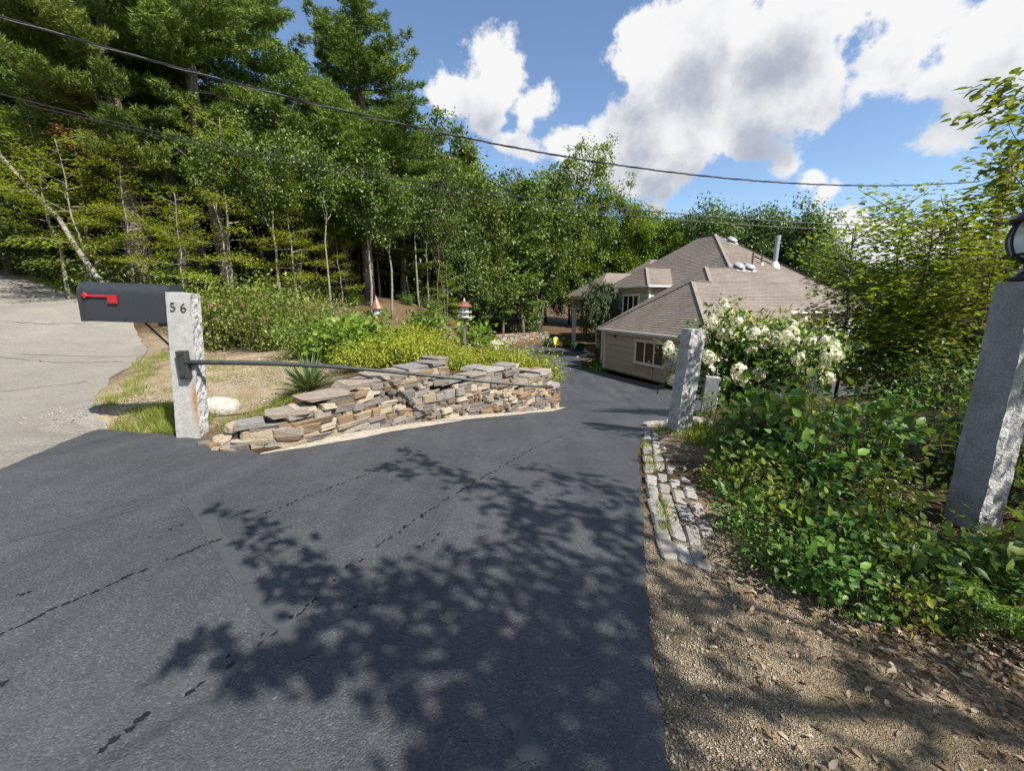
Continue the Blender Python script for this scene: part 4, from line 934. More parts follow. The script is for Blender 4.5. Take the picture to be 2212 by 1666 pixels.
loft([(-2.25,sec(.78,.45,.82,.62)),(-2.1,sec(.87,.3,.93,.6)),(-1.6,sec(.91,.22,.98,.62)),(0,sec(.92,.2,.95,.62)),(1.2,sec(.91,.22,.92,.6)),(1.9,sec(.86,.28,.82,.56)),(2.25,sec(.7,.38,.66,.5))], paint, 'body', carp)
loft([(-2.12,[(-.74,.9),(.74,.9),(.70,.98),(-.70,.98)]),(-1.55,[(-.78,.92),(.78,.92),(.58,1.42),(-.58,1.42)]),(-.8,[(-.8,.92),(.8,.92),(.6,1.5),(-.6,1.5)]),(.2,[(-.8,.92),(.8,.92),(.6,1.48),(-.6,1.48)]),(.95,[(-.78,.9),(.78,.9),(.62,1.1),(-.62,1.1)]),(1.25,[(-.74,.88),(.74,.88),(.7,.92),(-.7,.92)])], cglass, 'cabin_glass', carp)
loft([(-1.5,[(-.56,1.41),(.56,1.41),(.52,1.45),(-.52,1.45)]),(-.8,[(-.6,1.49),(.6,1.49),(.54,1.54),(-.54,1.54)]),(.2,[(-.6,1.47),(.6,1.47),(.54,1.52),(-.54,1.52)]),(.5,[(-.6,1.36),(.6,1.36),(.56,1.4),(-.56,1.4)])], paint, 'roof_panel', carp)
rubber = plain('tyre_rubber', (.014,.014,.014), rough=.8); alloy = plain('alloy', (.5,.5,.52), rough=.3, metal=.8)
for x in (-1.4, 1.4):
    for s in (-1, 1):
        w = empty('wheel', (x, s*.80, .33)); w.parent = carp; w.rotation_euler = (R(90)*-s, 0, 0)
        mb = MB(); mb.lathe([(.2,-.1),(.31,-.1),(.33,-.06),(.33,.08),(.31,.12),(.22,.12)], 22); mb.build('tyre', rubber, w, smooth=True, auto=R(40))
        mb = MB(); mb.lathe([(.21,.09),(.215,.125),(.19,.11)], 22)
        for k in range(10): an = 2*math.pi*k/10; mb.beam((.04*math.cos(an),.04*math.sin(an),.115),(.2*math.cos(an),.2*math.sin(an),.105),.03,.02)
        mb.build('rim', alloy, w)
for s in (-1, 1):
    mb = MB(); mb.span((-2.20,s*.5,.66),(-2.1,s*.84,.8)); mb.build('tail_light', plain('tail_red', (.35,.01,.01), rough=.2), carp, bevel=.02)
    mb = MB(); mb.box((.75,s*.98,.98), (.12,.16,.12)); mb.build('mirror', paint, carp, bevel=.03)
# ------------------------------------------------------------------ foliage library
def unit(v): return v/np.maximum(np.linalg.norm(v, axis=-1, keepdims=True), 1e-9)
def rand_unit(n, up=0.0):
    v = rng.normal(size=(n, 3)); v[:, 2] += up; return unit(v)
def perp(d, n):
    """make n perpendicular to d"""
    return unit(n-d*np.sum(n*d, axis=1, keepdims=True))
def leaf_mesh(name, P, D, N, L, W, mat, kind='fold', tint=None, droop=.15):
    n = len(P); D = unit(D); N = perp(D, N); S = np.cross(D, N); L = np.broadcast_to(L, n)[:, None]; W = np.broadcast_to(W, n)[:, None]
    if tint is None: tint = rng.random(n)
    if kind == 'tri':
        V = np.stack([P-S*W*.5, P+S*W*.5, P+D*L], 1); F = [np.arange(3*n).reshape(n, 3)]; rep = 1
        me = mesh_np(name, V.reshape(-1, 3), F, mat, tint); return me
    if kind == 'fold':
        V = np.stack([P, P+D*L*.45+S*W*.5+N*W*.12, P+D*L-N*L*droop, P+D*L*.45-S*W*.5+N*W*.12], 1)
        b = np.arange(n)[:, None]*4; F = np.concatenate([b+np.array([[0,1,2]]), b+np.array([[0,2,3]])])
        return mesh_np(name, V.reshape(-1, 3), [F], mat, np.concatenate([tint, tint]))
    # 'leaf': ovate blade with a midrib fold and a drooping tip
    r1, r2 = D*L*.28, D*L*.66; dn = N*L*droop
    V = np.stack([P, P+r1+S*W*.48+N*W*.13, P+r1, P+r1-S*W*.48+N*W*.13, P+r2+S*W*.40+N*W*.10-dn*.35, P+r2-dn*.4, P+r2-S*W*.40+N*W*.10-dn*.35, P+D*L-dn], 1)
    b = np.arange(n)[:, None]*8
    T = np.concatenate([b+np.array([q]) for q in ([0,1,2],[0,2,3],[4,7,5],[5,7,6])]); Q = np.concatenate([b+np.array([q]) for q in ([1,4,5,2],[2,5,6,3])])
    return mesh_np(name, V.reshape(-1, 3), [T, Q], mat, np.concatenate([tint]*6))

def wobble(p0, p1, n, amp, r):
    p0, p1 = np.array(p0, float), np.array(p1, float); out = []
    for k in range(n+1):
        f = k/n; q = p0*(1-f)+p1*f+r.normal(size=3)*amp*math.sin(math.pi*f); out.append(q)
    return out
BARK = bark_mat('pine_bark', (.07,.058,.05), (.23,.195,.165)); BARKP = bark_mat('pale_bark', (.12,.105,.085), (.34,.31,.265), 9, .6); BARKD = bark_mat('brown_bark', (.045,.035,.028), (.15,.12,.095))
NEEDLE = leaf_mat('pine_needles', (.042,.082,.017), (.13,.20,.04), (.28,.35,.075), .3, .5, .2, .3)
OAK = leaf_mat('oak_leaves', (.04,.078,.015), (.11,.175,.03), (.24,.30,.075), .3, .42, .22, .4)
MAPLE = leaf_mat('maple_leaves', (.075,.13,.012), (.15,.235,.02), (.26,.34,.035), .38, .45, .2, .3)
BEECH = leaf_mat('beech_leaves', (.10,.14,.012), (.21,.26,.022), (.38,.40,.04), .4, .45, .18, .3)
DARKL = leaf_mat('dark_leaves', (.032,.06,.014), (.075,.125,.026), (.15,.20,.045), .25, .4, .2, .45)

def make_pine(seed, Ht, cb, spread, dens=1.0, lean=0.0, dead=12):
    r = np.random.default_rng(seed); tb = MB(); top = np.array([lean*Ht, 0, Ht]); pts = wobble((0,0,-.3), top, 10, .12, r)
    tb.tube(pts, [max(.018, (.0135*Ht)*(1-k/10.3)**.8) for k in range(11)], 8)
    def tp(h):
        f = min(max((h+.3)/(Ht+.3), 0), 1)*10; i = min(int(f), 9); return pts[i]*(1-(f-i))+pts[i+1]*(f-i)
    P, Dn, Tn = [], [], []; h = cb*Ht
    while h < Ht*.985:
        f = (h-cb*Ht)/(Ht-cb*Ht); nb = r.integers(4, 7)
        for k in range(nb):
            az = r.uniform(0, 2*math.pi); prof = min(1, .45+2.2*f) if f < .25 else (1-f)**.75*1.18
            Lb = spread*prof*r.uniform(.55, 1.2)+.35
            el = -.12+.75*f+r.uniform(-.12, .12); d = np.array([math.cos(az)*math.cos(el), math.sin(az)*math.cos(el), math.sin(el)])
            o = tp(h+r.uniform(-.2, .2)); side = np.array([-math.sin(az), math.cos(az), 0])
            bp = [o+d*Lb*q+np.array([0,0,.22*Lb*q*q*(1-f*.6)]) for q in (0,.35,.7,1.0)]
            tb.tube(bp, [.012+.011*Lb, .008+.007*Lb, .006+.003*Lb, .005], 4, False)
            bt = r.random()
            q = .22
            while q <= 1.0:
                i = min(int(q*3), 2); b0 = bp[0]*(1-q)+bp[3]*q if False else np.array([np.interp(q, [0,.35,.7,1], [bb[a] for bb in bp]) for a in range(3)])
                for s in (-1, 1):
                    Ls = (.16+.34*Lb*(1.05-q))*r.uniform(.6, 1.25); sd = unit((d*.75+side*s*.9+np.array([0,0,.25]))[None])[0]
                    nt = max(2, int(Ls/.12*dens))
                    for j in range(nt): P.append(b0+sd*Ls*(j+.7)/nt+r.normal(size=3)*.03); Dn.append(sd); Tn.append(bt)
                q += .21/max(Lb, .8)*r.uniform(.8, 1.3)
            P.append(bp[3]); Dn.append(unit((bp[3]-bp[2])[None])[0]); Tn.append(bt)
        h += r.uniform(.38, .62)*(1+.25*(Ht > 14))
    for k in range(dead):
        hh = r.uniform(.12, cb+.05)*Ht; az = r.uniform(0, 6.28); L = r.uniform(.4, 1.6); o = tp(hh)
        tb.tube([o, o+np.array([math.cos(az), math.sin(az), r.uniform(-.2,.2)])*L*.6, o+np.array([math.cos(az), math.sin(az), r.uniform(-.35,.1)])*L], [.016,.01,.004], 4, False)
    P = np.array(P); Dn = np.array(Dn); nn = 18
    PP = np.repeat(P, nn, 0)+rng.normal(size=(len(P)*nn, 3))*.045; DD = unit(np.repeat(Dn, nn, 0)*.55+rand_unit(len(P)*nn, .5)*.85)
    tint = np.clip(np.repeat(np.array(Tn)*.6+rng.random(len(P))*.25, nn)+rng.random(len(P)*nn)*.3-.05, 0, 1)
    cm = leaf_mesh('crown', PP, DD, rand_unit(len(PP), .6), rng.uniform(.11, .21, len(PP)), .038, NEEDLE, 'tri', tint)
    return tb.mesh('trunk', BARK, smooth=True), cm

def make_tree(seed, Ht, R_, cb, mat, leaf=.16, clumps=420, per=30, bark=None, flat=.7, limbs=16, trunk_r=None, cl_r=.5, topness=.75, stems=1):
    """broadleaf: limbs end on an uneven ellipsoid and carry leaf clumps with gaps between them"""
    r = np.random.default_rng(seed); tb = MB(); tr = trunk_r or .016*Ht
    for s in range(stems):
        off_ = np.array([r.uniform(-.3,.3), r.uniform(-.3,.3), 0])*(stems > 1)
        pts = wobble(np.array((0,0,-.3))+off_, np.array([r.uniform(-.3,.3), r.uniform(-.3,.3), Ht*.86])+off_*5, 8, (.10 if R_ > 2.5 else .045)*Ht/8, r)
        tb.tube(pts, [max(.015, tr*(1-k/8.6)) for k in range(9)], 7)
    C = []; cz = Ht*(cb+1)/2; rz = Ht*(1-cb)/2
    for k in range(limbs):
        f = (k+.5)/limbs; hz = cb*Ht+(Ht*.82-cb*Ht)*f**.9; az = k*2.4+r.uniform(-.5,.5)
        e = np.array([math.cos(az), math.sin(az), 0])*R_*r.uniform(.62, 1.1)*math.sqrt(max(.12, 1-abs((hz+Ht*.1-cz)/rz/1.08)**2.2)); e[2] = hz+r.uniform(.05,.2)*Ht*topness
        i = min(int(hz/(Ht*.86)*8), 7); o = pts[i]; bp = wobble(o, e, 5, .08*R_, r)
        tb.tube(bp, [tr*.42*(1-f*.6)*(1-.14*j)+.006 for j in range(6)], 5, False)
        nsub = 6
        for j in range(nsub):
            b0 = bp[2+j % 4]; d = unit((rand_unit(1, .35)[0]+unit((e-o)[None])[0]*.6)[None])[0]; L = R_*r.uniform(.18, .42); b1 = b0+d*L
            tb.tube([b0, (b0+b1)/2+r.normal(size=3)*.05*R_, b1], [.018,.011,.005], 4, False)
            for q in np.linspace(.35, 1.08, max(2, int(clumps/(limbs*nsub)))): C.append(b0+d*L*q+r.normal(size=3)*.09*R_)
    C.append(np.array([pts[-1][0], pts[-1][1], Ht*.97])); C = np.array(C); n = len(C)
    rad = cl_r*rng.uniform(.6, 1.3, n); P = np.repeat(C, per, 0); g = rng.normal(size=(n*per, 3))*np.repeat(rad, per)[:, None]*np.array([.55,.55,.55*flat])
    P = P+g; out = unit(g+np.array([0,0,.15])); D = unit(out*.8+rand_unit(n*per)*.7+np.array([0,0,-.25])); Nn = unit(rand_unit(n*per)*.34+np.array([0,0,.6])+out*.95)
    tint = np.clip(np.repeat(rng.random(n), per)*.45+rng.random(n*per)*.55, 0, 1)
    cm = leaf_mesh('crown', P, D, Nn, leaf*rng.uniform(.7, 1.25, n*per), leaf*.62*rng.uniform(.8, 1.2, n*per), mat, 'fold', tint)
    return tb.mesh('trunk', bark or BARKD, smooth=True), cm

def make_layered(seed, Ht, R_, mat, leaf=.1, cb=.25, limbs=26, bark=None, lean=(0,0), per_m=44, kind='fold'):
    """young beech: near-horizontal limbs with flat sprays of leaves"""
    r = np.random.default_rng(seed); tb = MB(); pts = wobble((0,0,-.2), (lean[0]*Ht, lean[1]*Ht, Ht*.97), 9, .05*Ht/6, r)
    tb.tube(pts, [max(.01, .011*Ht*(1-k/9.8)) for k in range(10)], 7); P, D = [], []
    for k in range(limbs):
        f = (k+.5)/limbs; hz = cb+(1-cb)*f; i = min(int(hz*9), 8); o = pts[i]*(1-(hz*9-i))+pts[i+1]*(hz*9-i); az = k*2.4+r.uniform(-.6,.6); L = R_*(1-.72*f)*r.uniform(.6, 1.15)+.2
        d = np.array([math.cos(az), math.sin(az), r.uniform(-.08,.42)+.5*f*f]); e = o+d*L; e[2] -= .08*L; bp = wobble(o, e, 4, .04*L, r); tb.tube(bp, [.006+.008*L,.006+.005*L,.008,.005,.003], 4, False)
        side = np.array([-math.sin(az), math.cos(az), 0])
        for q in np.arange(.2, 1.02, .16/max(L, .5)):
            b0 = o*(1-q)+e*q
            for s in (-1, 1):
                Ls = .55*L*(1.08-q)*r.uniform(.6, 1.2)+.08; sd = unit((d*.8+side*s)[None])[0]
                for j in np.arange(0, Ls, 1/per_m*2.2): P.append(b0+sd*j+np.array([r.normal()*.04, r.normal()*.04, r.normal()*.10-.10*j])); D.append(unit((sd+side*r.choice([-1,1])*.9+np.array([0,0,-.15]))[None])[0])
    P = np.array(P); D = np.array(D)
    cm = leaf_mesh('crown', P, D, unit(rand_unit(len(P))*.55+np.array([0,0,1.0])), leaf*rng.uniform(.7, 1.3, len(P)), leaf*.6, mat, kind, np.clip(rng.normal(.5, .25, len(P)), 0, 1))
    return tb.mesh('trunk', bark or BARKP, smooth=True), cm

def make_bush(seed, Rx, Ht, mat, leaf, n, stems=14, kind='leaf', wl=.55, up=.4, bark=None, shell=.55, lump=.25, ground_gap=.1, droop=.18):
    """shrub: stems fan out of the base, leaves sit in lumps on an uneven dome"""
    r = np.random.default_rng(seed); tb = MB(); C = []
    for k in range(stems):
        az = k*2.4+r.uniform(-.4,.4); rr = math.sqrt((k+.5)/stems); e = np.array([math.cos(az)*Rx*rr*.85, math.sin(az)*Rx*rr*.85, Ht*(1-.42*rr*rr)*r.uniform(.75, 1.02)])
        b0 = np.array([math.cos(az), math.sin(az), 0])*Rx*.12*rr; b0[2] = -.08; bp = wobble(b0, e, 5, .06*Rx, r); tb.tube(bp, [.004+.007*Ht, .004+.005*Ht, .004+.004*Ht, .005, .004, .002], 5, False)
        for q in np.linspace(.25, 1.0, 7): 
            p = np.array([np.interp(q*5, range(6), [b_[a] for b_ in bp]) for a in range(3)])
            for s in range(2): C.append(p+r.normal(size=3)*np.array([1,1,.6])*lump*Rx*q)
    C = np.array(C); per = max(1, n//len(C)); m_ = len(C)*per; rad = lump*Rx*.75
    P = np.repeat(C, per, 0)+rng.normal(size=(m_, 3))*rad*np.array([1,1,.7]); P[:, 2] = np.maximum(P[:, 2], ground_gap*rng.random(m_)+.01)
    out = unit(P-np.array([0,0,Ht*.35])); D = unit(out*.7+rand_unit(m_)*.7+np.array([0,0,-.1])); Nn = unit(np.array([0,0,up*2])+out*.5+rand_unit(m_)*.6)
    tint = np.clip(np.repeat(rng.random(len(C)), per)*.4+rng.random(m_)*.6, 0, 1)
    cm = leaf_mesh('foliage', P, D, Nn, leaf*rng.uniform(.6, 1.3, m_), leaf*wl*rng.uniform(.85, 1.15, m_), mat, kind, tint, droop)
    return tb.mesh('stems', bark or BARKD), cm
def plant(name, meshes, loc, rz=None, scale=1, label=None, cat='tree', group=None, tilt=(0,0), parts=('trunk','crown')):
    rz = random.uniform(0, 6.28) if rz is None else rz
    o = empty(name, loc, 0, label, cat, group, rot=(tilt[0], tilt[1], rz), scale=scale)
    for nm, me in zip(parts, meshes):
        if me is not None: link(nm, me, o)
    return o
# ------------------------------------------------------------------ woodland
PINES = [make_pine(21, 17.5, .2, 3.5), make_pine(22, 20.5, .2, 3.3), make_pine(23, 14.5, .16, 3.0), make_pine(24, 21, .27, 3.4, dead=26)]
OAKS = [make_tree(31, 11.5, 4.2, .10, OAK, .22, 640, 54, limbs=20, cl_r=.52), make_tree(32, 12.5, 3.8, .22, OAK, .22, 580, 54, limbs=18, cl_r=.52), make_tree(33, 10, 3.6, .06, OAK, .21, 560, 54, limbs=18, cl_r=.48)]
MAPLES = [make_tree(41, 11.5, 3.4, .2, MAPLE, .2, 560, 50, limbs=18, cl_r=.55, topness=1.0), make_tree(42, 13, 2.9, .15, MAPLE, .2, 520, 38, limbs=20, cl_r=.5, topness=1.3)]
DARKS = [make_tree(51, 12, 4.4, .12, DARKL, .26, 560, 40, limbs=20, cl_r=.7), make_tree(52, 13, 3.6, .3, DARKL, .23, 480, 36, limbs=16, cl_r=.65)]
SLIM = [make_tree(61, 9.5, 1.6, .5, OAK, .15, 220, 26, BARKP, limbs=12, trunk_r=.085, cl_r=.45), make_tree(62, 10, 1.3, .6, OAK, .15, 180, 26, BARKP, limbs=11, trunk_r=.075, cl_r=.42), make_tree(63, 9, 1.7, .4, DARKL, .16, 200, 26, BARKD, limbs=12, trunk_r=.06, cl_r=.45)]
BEECHES = [make_layered(71, 6.5, 2.3, BEECH), make_layered(72, 5.2, 1.9, BEECH, limbs=22), make_layered(73, 8, 2.4, BEECH, .11, .35, 24, lean=(.12,.02))]
def wpt(x, Yd):     # column of the photograph and distance -> ground position
    d = ray(*px(x, 640)); return d[0]/d[1]*Yd, Yd
def grow(name, meshes, x, Yd, scale, label, group=None, tilt=(0,0), rz=None):
    X_, Y_ = wpt(x, Yd); return plant(name, meshes, (X_, Y_, h1(X_, Y_)-.05), rz, scale, label, 'tree', group, tilt)
DENSE = make_tree(53, 12.5, 4.6, .05, DARKL, .3, 900, 44, limbs=26, cl_r=.8)
G_P = 'pines standing in the woodland'; G_O = 'broadleaf trees at the wood edge'; G_S = 'thin young trunks in the wood'; G_B = 'yellow-green beech saplings'
# front pines, left to right (tilt about Y leans them sideways)
for x, Yd, k, s, la in [
    (40, 19, 0, 1.05, 'tall dense pine furthest left, behind the grassy street corner'),
    (318, 15.5, 1, .95, 'big pine whose thick bare trunk rises just right of the mailbox'),
    (300, 20, 2, 1.1, 'pine with dead lower twigs behind the mailbox'),
    (410, 18, 3, .92, 'straight pine with a grey trunk above the numbered post'),
    (500, 17, 3, .95, 'large pine with its trunk right of the leaning white birch'),
    (450, 19.5, 1, .92, 'broad pine rising behind the middle of the rose hedge'),
    (655, 22, 2, (1.15,1.15,.95), 'small-topped pine between two taller pines'),
    (800, 23, 0, (1.3,1.3,.9), 'tallest free-standing pine against the blue sky'),
    (745, 26, 2, (1.2,1.2,1.0), 'pine crowding the left side of the tallest pine'),
    (872, 28, 2, (1.1,1.1,.82), 'lower pine on the right shoulder of the tallest pine'),
    (215, 24, 1, 1.05, 'dense pine behind the beech saplings at left'),
    (1035, 41, 2, 1.02, 'dark pointed pine above the round oaks'),
    (1130, 46, 0, .92, 'ragged pine leaning out right above the oaks'),
    (1085, 44, 2, .95, 'second dark pine rising behind the oaks')]:
    grow('pine_tree', PINES[k], x, Yd, s, la, G_P, (random.uniform(-.02,.02), random.uniform(-.05,.0)))
for x, Yd, k, s in [(-60,20,0,1.0),(90,32,1,.8),(260,32,2,.95),(380,30,0,.85),(470,34,3,.8),(560,31,2,.8),(640,35,2,.75),(730,36,2,.7),(820,34,0,.6),(-160,26,1,1.0),(900,42,2,.8),(330,40,1,.85),(180,42,0,1.0),(520,42,2,1.1),(690,42,0,.75),(960,48,2,.9),(-120,16,2,1.1),(20,28,2,1.1)]:
    grow('pine_tree', PINES[k], x, Yd, s, 'pine deep in the dark woodland', 'pines deep in the wood')
# broadleaf trees
for x, Yd, k, s, la in [
    (985, 40, 0, 1.36, 'round glossy oak left of the tall porch, reaching to the ground'),
    (1085, 47.5, 2, 1.68, 'big glossy oak in the middle above the far stone wall'),
    (1165, 51, 1, 1.45, 'oak behind the porch roof with a dark gap under it'),
    (905, 33, 1, 1.05, 'oak with bare lower stems behind the small birdhouse'),
    (1262, 62, 1, 1.4, 'tall oak just right of the dark gap above the porch')]:
    grow('oak_tree', OAKS[k], x, Yd, s, la, G_O)
for x, Yd, k, s, la in [
    (1405, 62, 0, 1.4, 'bright green maple behind the upper house roof'),
    (1345, 63, 0, 1.45, 'bright maple left of the house roof above the porch'),
    (1240, 60, 1, 1.75, 'slender feathery maple against the white cloud'),
    (1365, 62, 1, 1.45, 'thin-topped maple standing free against the sky above the porch'),
    (970, 42, 0, 1.3, 'yellow-green rounded treetop left of the dark pointed pine'),
    (870, 33, 0, .85, 'yellow-green maple at the foot of the tallest pine'),
    (905, 36, 1, .98, 'feathery treetop between the tall pine and the rounded treetop')]:
    grow('maple_tree', MAPLES[k], x, Yd, s, la, G_O)
for x, Yd, k, s, la in [
    (1500, 60, 0, 1.32, 'dark tree behind the highest roof ridge'),
    (1575, 62, 0, 1.34, 'dark round tree just right of the roof peak'),
    (1680, 62, 0, 1.4, 'large dark tree behind the metal flue'),
    (1755, 66, 0, 1.12, 'lower dark tree at the right end of the roof'),
    (1840, 64, 0, .85, 'low dark tree beyond the roof end beside the yellow-green shrubs'),
    (1930, 60, 0, .85, 'dark tree line piece behind the right-hand shrubs'),
    (2050, 55, 0, .9, 'far dark tree behind the right-hand shrubs')]:
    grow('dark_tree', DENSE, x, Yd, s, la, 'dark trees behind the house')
for x, Yd, s in [(1440,68,1.35),(1540,70,1.45),(1630,70,1.45),(1720,72,1.3),(1790,74,1.1),(1880,74,.95),(1990,70,1.0),(2110,66,1.0)]: grow('dark_tree', DENSE, x, Yd, s, 'dark treetop in the row furthest behind the house', 'back row of trees behind the house')
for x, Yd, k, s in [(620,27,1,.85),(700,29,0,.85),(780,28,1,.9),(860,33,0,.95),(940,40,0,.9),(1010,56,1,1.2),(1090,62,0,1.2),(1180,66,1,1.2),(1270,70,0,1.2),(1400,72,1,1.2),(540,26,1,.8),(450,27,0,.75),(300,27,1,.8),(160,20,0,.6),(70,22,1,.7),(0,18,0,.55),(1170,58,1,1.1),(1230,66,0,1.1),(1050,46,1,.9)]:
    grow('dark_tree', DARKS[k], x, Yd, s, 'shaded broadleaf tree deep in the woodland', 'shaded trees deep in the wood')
LOW = make_tree(55, 6.5, 4.0, .0, DARKL, .3, 360, 34, limbs=16, cl_r=.8)
for x in list(range(-520, 980, 85)):
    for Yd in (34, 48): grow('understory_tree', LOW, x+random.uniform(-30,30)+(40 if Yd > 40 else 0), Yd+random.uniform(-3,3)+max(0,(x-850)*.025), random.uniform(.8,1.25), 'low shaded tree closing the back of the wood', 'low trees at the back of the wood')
# thin stems at the wood edge
for x, Yd, k, s, la in [
    (495, 15.5, 1, .62, 'thin pale birch stem leaning left among the rose bushes'),
    (715, 18, 1, .72, 'thin straight pale stem left of the small birdhouse'),
    (655, 19, 2, .8, 'clump of thin stems above the rose bushes'),
    (845, 20, 0, .78, 'thin pale trunk standing right of the small birdhouse'),
    (800, 19.5, 0, .8, 'bare grey trunk just left of the small birdhouse'),
    (905, 24, 1, .9, 'thin stem midway between the two birdhouses'),
    (945, 25, 2, 1.0, 'slim stem left of the two-storey birdhouse'),
    (608, 16.5, 0, .75, 'straight brown trunk rising from the right half of the rose hedge')]:
    grow('young_tree', SLIM[k], x, Yd, s, la, G_S, (0, random.uniform(-.06, .0)))
for x, Yd, k, s in [(870,27,2,1.0),(885,29,0,.95),(925,28,1,.9),(960,30,2,1.0),(760,24,2,.9),(740,26,0,.9),(690,24,1,.9),(620,22,2,.9),(580,24,0,.9),(820,27,1,1.0),(850,31,2,1.1),(530,22,2,.85),(995,33,2,.9),(900,34,0,1.0),(640,27,0,.9),(450,22,2,.9)]:
    grow('young_tree', SLIM[k], x, Yd, s, 'thin shaded stem inside the wood', 'shaded stems inside the wood', (random.uniform(-.04,.04), random.uniform(-.06,.04)))
lb = make_layered(74, 8.5, 1.7, BEECH, .1, .35, 26, BARKP, (-.62, .03)); grow('leaning_tree', lb, 265, 13.6, 1.0, 'pale trunk leaning far to the left above the mailbox', rz=0)
for x, Yd, k, s, la in [
    (205, 14.0, 1, .95, 'beech sapling with flat yellow-green sprays left above the mailbox'),
    (290, 14.5, 0, .78, 'bright beech sapling right behind the mailbox'),
    (395, 13.5, 1, .75, 'small bright beech sapling above the numbered post'),
    (500, 15.8, 0, 1.0, 'tall beech sapling with layered sprays right of the numbered post'),
    (110, 19.0, 0, 1.0, 'leafy beech sapling at the left street corner'),
    (30, 20.5, 1, 1.2, 'low beech sapling at the far left edge'),
    (640, 17, 0, .8, 'beech sapling over the middle of the rose bushes'),
    (965, 22, 1, .62, 'small golden sapling just left of the two-storey birdhouse'),
    (150, 14.2, 2, .75, 'slanting beech sapling behind the mailbox top'),
    (740, 20, 1, .75, 'shaded beech sapling left of the small birdhouse'),
    (350, 17.5, 2, .8, 'thin beech sapling behind the thick pine trunk')]:
    grow('beech_sapling', BEECHES[k], x, Yd, s, la, G_B, (0, random.uniform(-.08,.02)))
# reddish dead spray in the left pines
RUST = leaf_mat('rust_leaves', (.12,.05,.03), (.22,.10,.06), (.32,.17,.10), .3, .6)
deadm = make_layered(75, 1.6, .8, RUST, .1, .1, 14, BARKD); p = at(190, 285, 14.2)
deadp = make_layered(76, 6.6, .9, RUST, .11, .72, 12, BARKD, (.03, 0)); X_, Y_ = wpt(215, 14.6); plant('dying_tree', deadp, (X_, Y_, h1(X_, Y_)), 0, 1.0, 'dying slim tree with rust-brown leaves among the left pines', 'tree')
# undergrowth along the wood edge
WOODB = [make_bush(81, .8, .9, BEECH, .11, 1300, 12, 'fold'), make_bush(82, .9, 1.1, DARKL, .12, 1300, 12, 'fold'), make_bush(83, .9, 1.0, MAPLE, .12, 1300, 12, 'fold')]
for x, Yd, k, s in [(20,20.5,1,1.3),(80,19.4,0,1.2),(140,18,1,1.2),(180,16.6,2,1.0),(240,14.2,1,1.1),(350,13.6,2,.9),(420,13.2,2,.9),(470,14.5,0,.8),(560,15.5,2,.9),(640,19,1,.9),(700,20.5,1,.8),(760,21,2,.6),(880,24,1,.6),(985,33,1,1.0),(1020,42,1,1.4),(1060,45.5,1,1.4),(1110,47,1,1.4),(1150,48.5,1,1.4),(930,25,1,.7),(0,20.2,2,1.0),(-40,21,1,1.4),(380,16,1,1.1),(500,18,1,1.2)]:
    X_, Y_ = wpt(x, Yd); plant('shrub', WOODB[k], (X_, Y_, h1(X_, Y_)), None, s, 'leafy shrub at the foot of the wood edge', 'shrub', 'shrubs along the wood edge', parts=('stems','foliage'))
# ------------------------------------------------------------------ garden on the left bank
ROSE = leaf_mat('rose_leaves', (.06,.10,.016), (.15,.20,.032), (.32,.36,.07), .35, .5); BROAD = leaf_mat('broad_leaves', (.06,.12,.012), (.14,.25,.025), (.26,.38,.045), .35, .4)
SPIREA = leaf_mat('spirea_leaves', (.12,.15,.012), (.26,.30,.022), (.46,.46,.045), .35, .5, .12); RUSTY = leaf_mat('rusty_spirea', (.12,.10,.02), (.22,.17,.03), (.32,.22,.05), .3, .55, .12)
YUC = leaf_mat('yucca_blades', (.06,.10,.04), (.13,.19,.07), (.27,.32,.12), .2, .4); BLUE = leaf_mat('blue_leaves', (.18,.24,.26), (.32,.39,.42), (.5,.56,.58), .15, .5); GLOSS = leaf_mat('glossy_leaves', (.012,.045,.012), (.03,.095,.022), (.07,.17,.04), .2, .3)
PETAL = leaf_mat('cream_petals', (.66,.66,.50), (.80,.80,.70), (.88,.88,.82), .3, .6, .06, .2); PINK = leaf_mat('pink_petals', (.5,.10,.28), (.65,.18,.38), (.75,.3,.5), .3, .6); REDF = leaf_mat('red_sedum', (.2,.05,.04), (.32,.09,.07), (.4,.16,.1), .2, .6)
B_ROSE = [make_bush(101, .95, 1.55, ROSE, .075, 2200, 16, 'leaf', .6, lump=.2), make_bush(102, 1.05, 1.45, ROSE, .08, 2200, 16, 'leaf', .6, lump=.2)]
B_BROAD = [make_bush(103, .6, .85, BROAD, .15, 520, 12, 'leaf', .6, lump=.24), make_bush(104, .75, .9, BROAD, .17, 560, 12, 'leaf', .65, lump=.24)]
B_SPI = [make_bush(105, .55, .45, SPIREA, .05, 2400, 22, 'fold', .45, lump=.16), make_bush(106, .6, .5, SPIREA, .05, 2600, 22, 'fold', .45, lump=.16)]
B_RUST = make_bush(107, .6, .5, RUSTY, .05, 2400, 22, 'fold', .4, lump=.16); B_GLOSS = make_bush(108, .6, .75, GLOSS, .13, 700, 14, 'leaf', .45, lump=.22)
B_BLUE = make_bush(109, .42, .35, BLUE, .12, 420, 12, 'leaf', .3, lump=.2); B_RED = make_bush(110, .22, .18, REDF, .035, 500, 12, 'fold', .7, lump=.2)
def gz(x, y): return h1(x, y)
def bush(name, meshes, pos, s, label, group=None, cat='shrub', dz=0): return plant(name, meshes, (pos[0], pos[1], gz(pos[0], pos[1])+dz), None, s, label, cat, group, parts=('stems','foliage'))
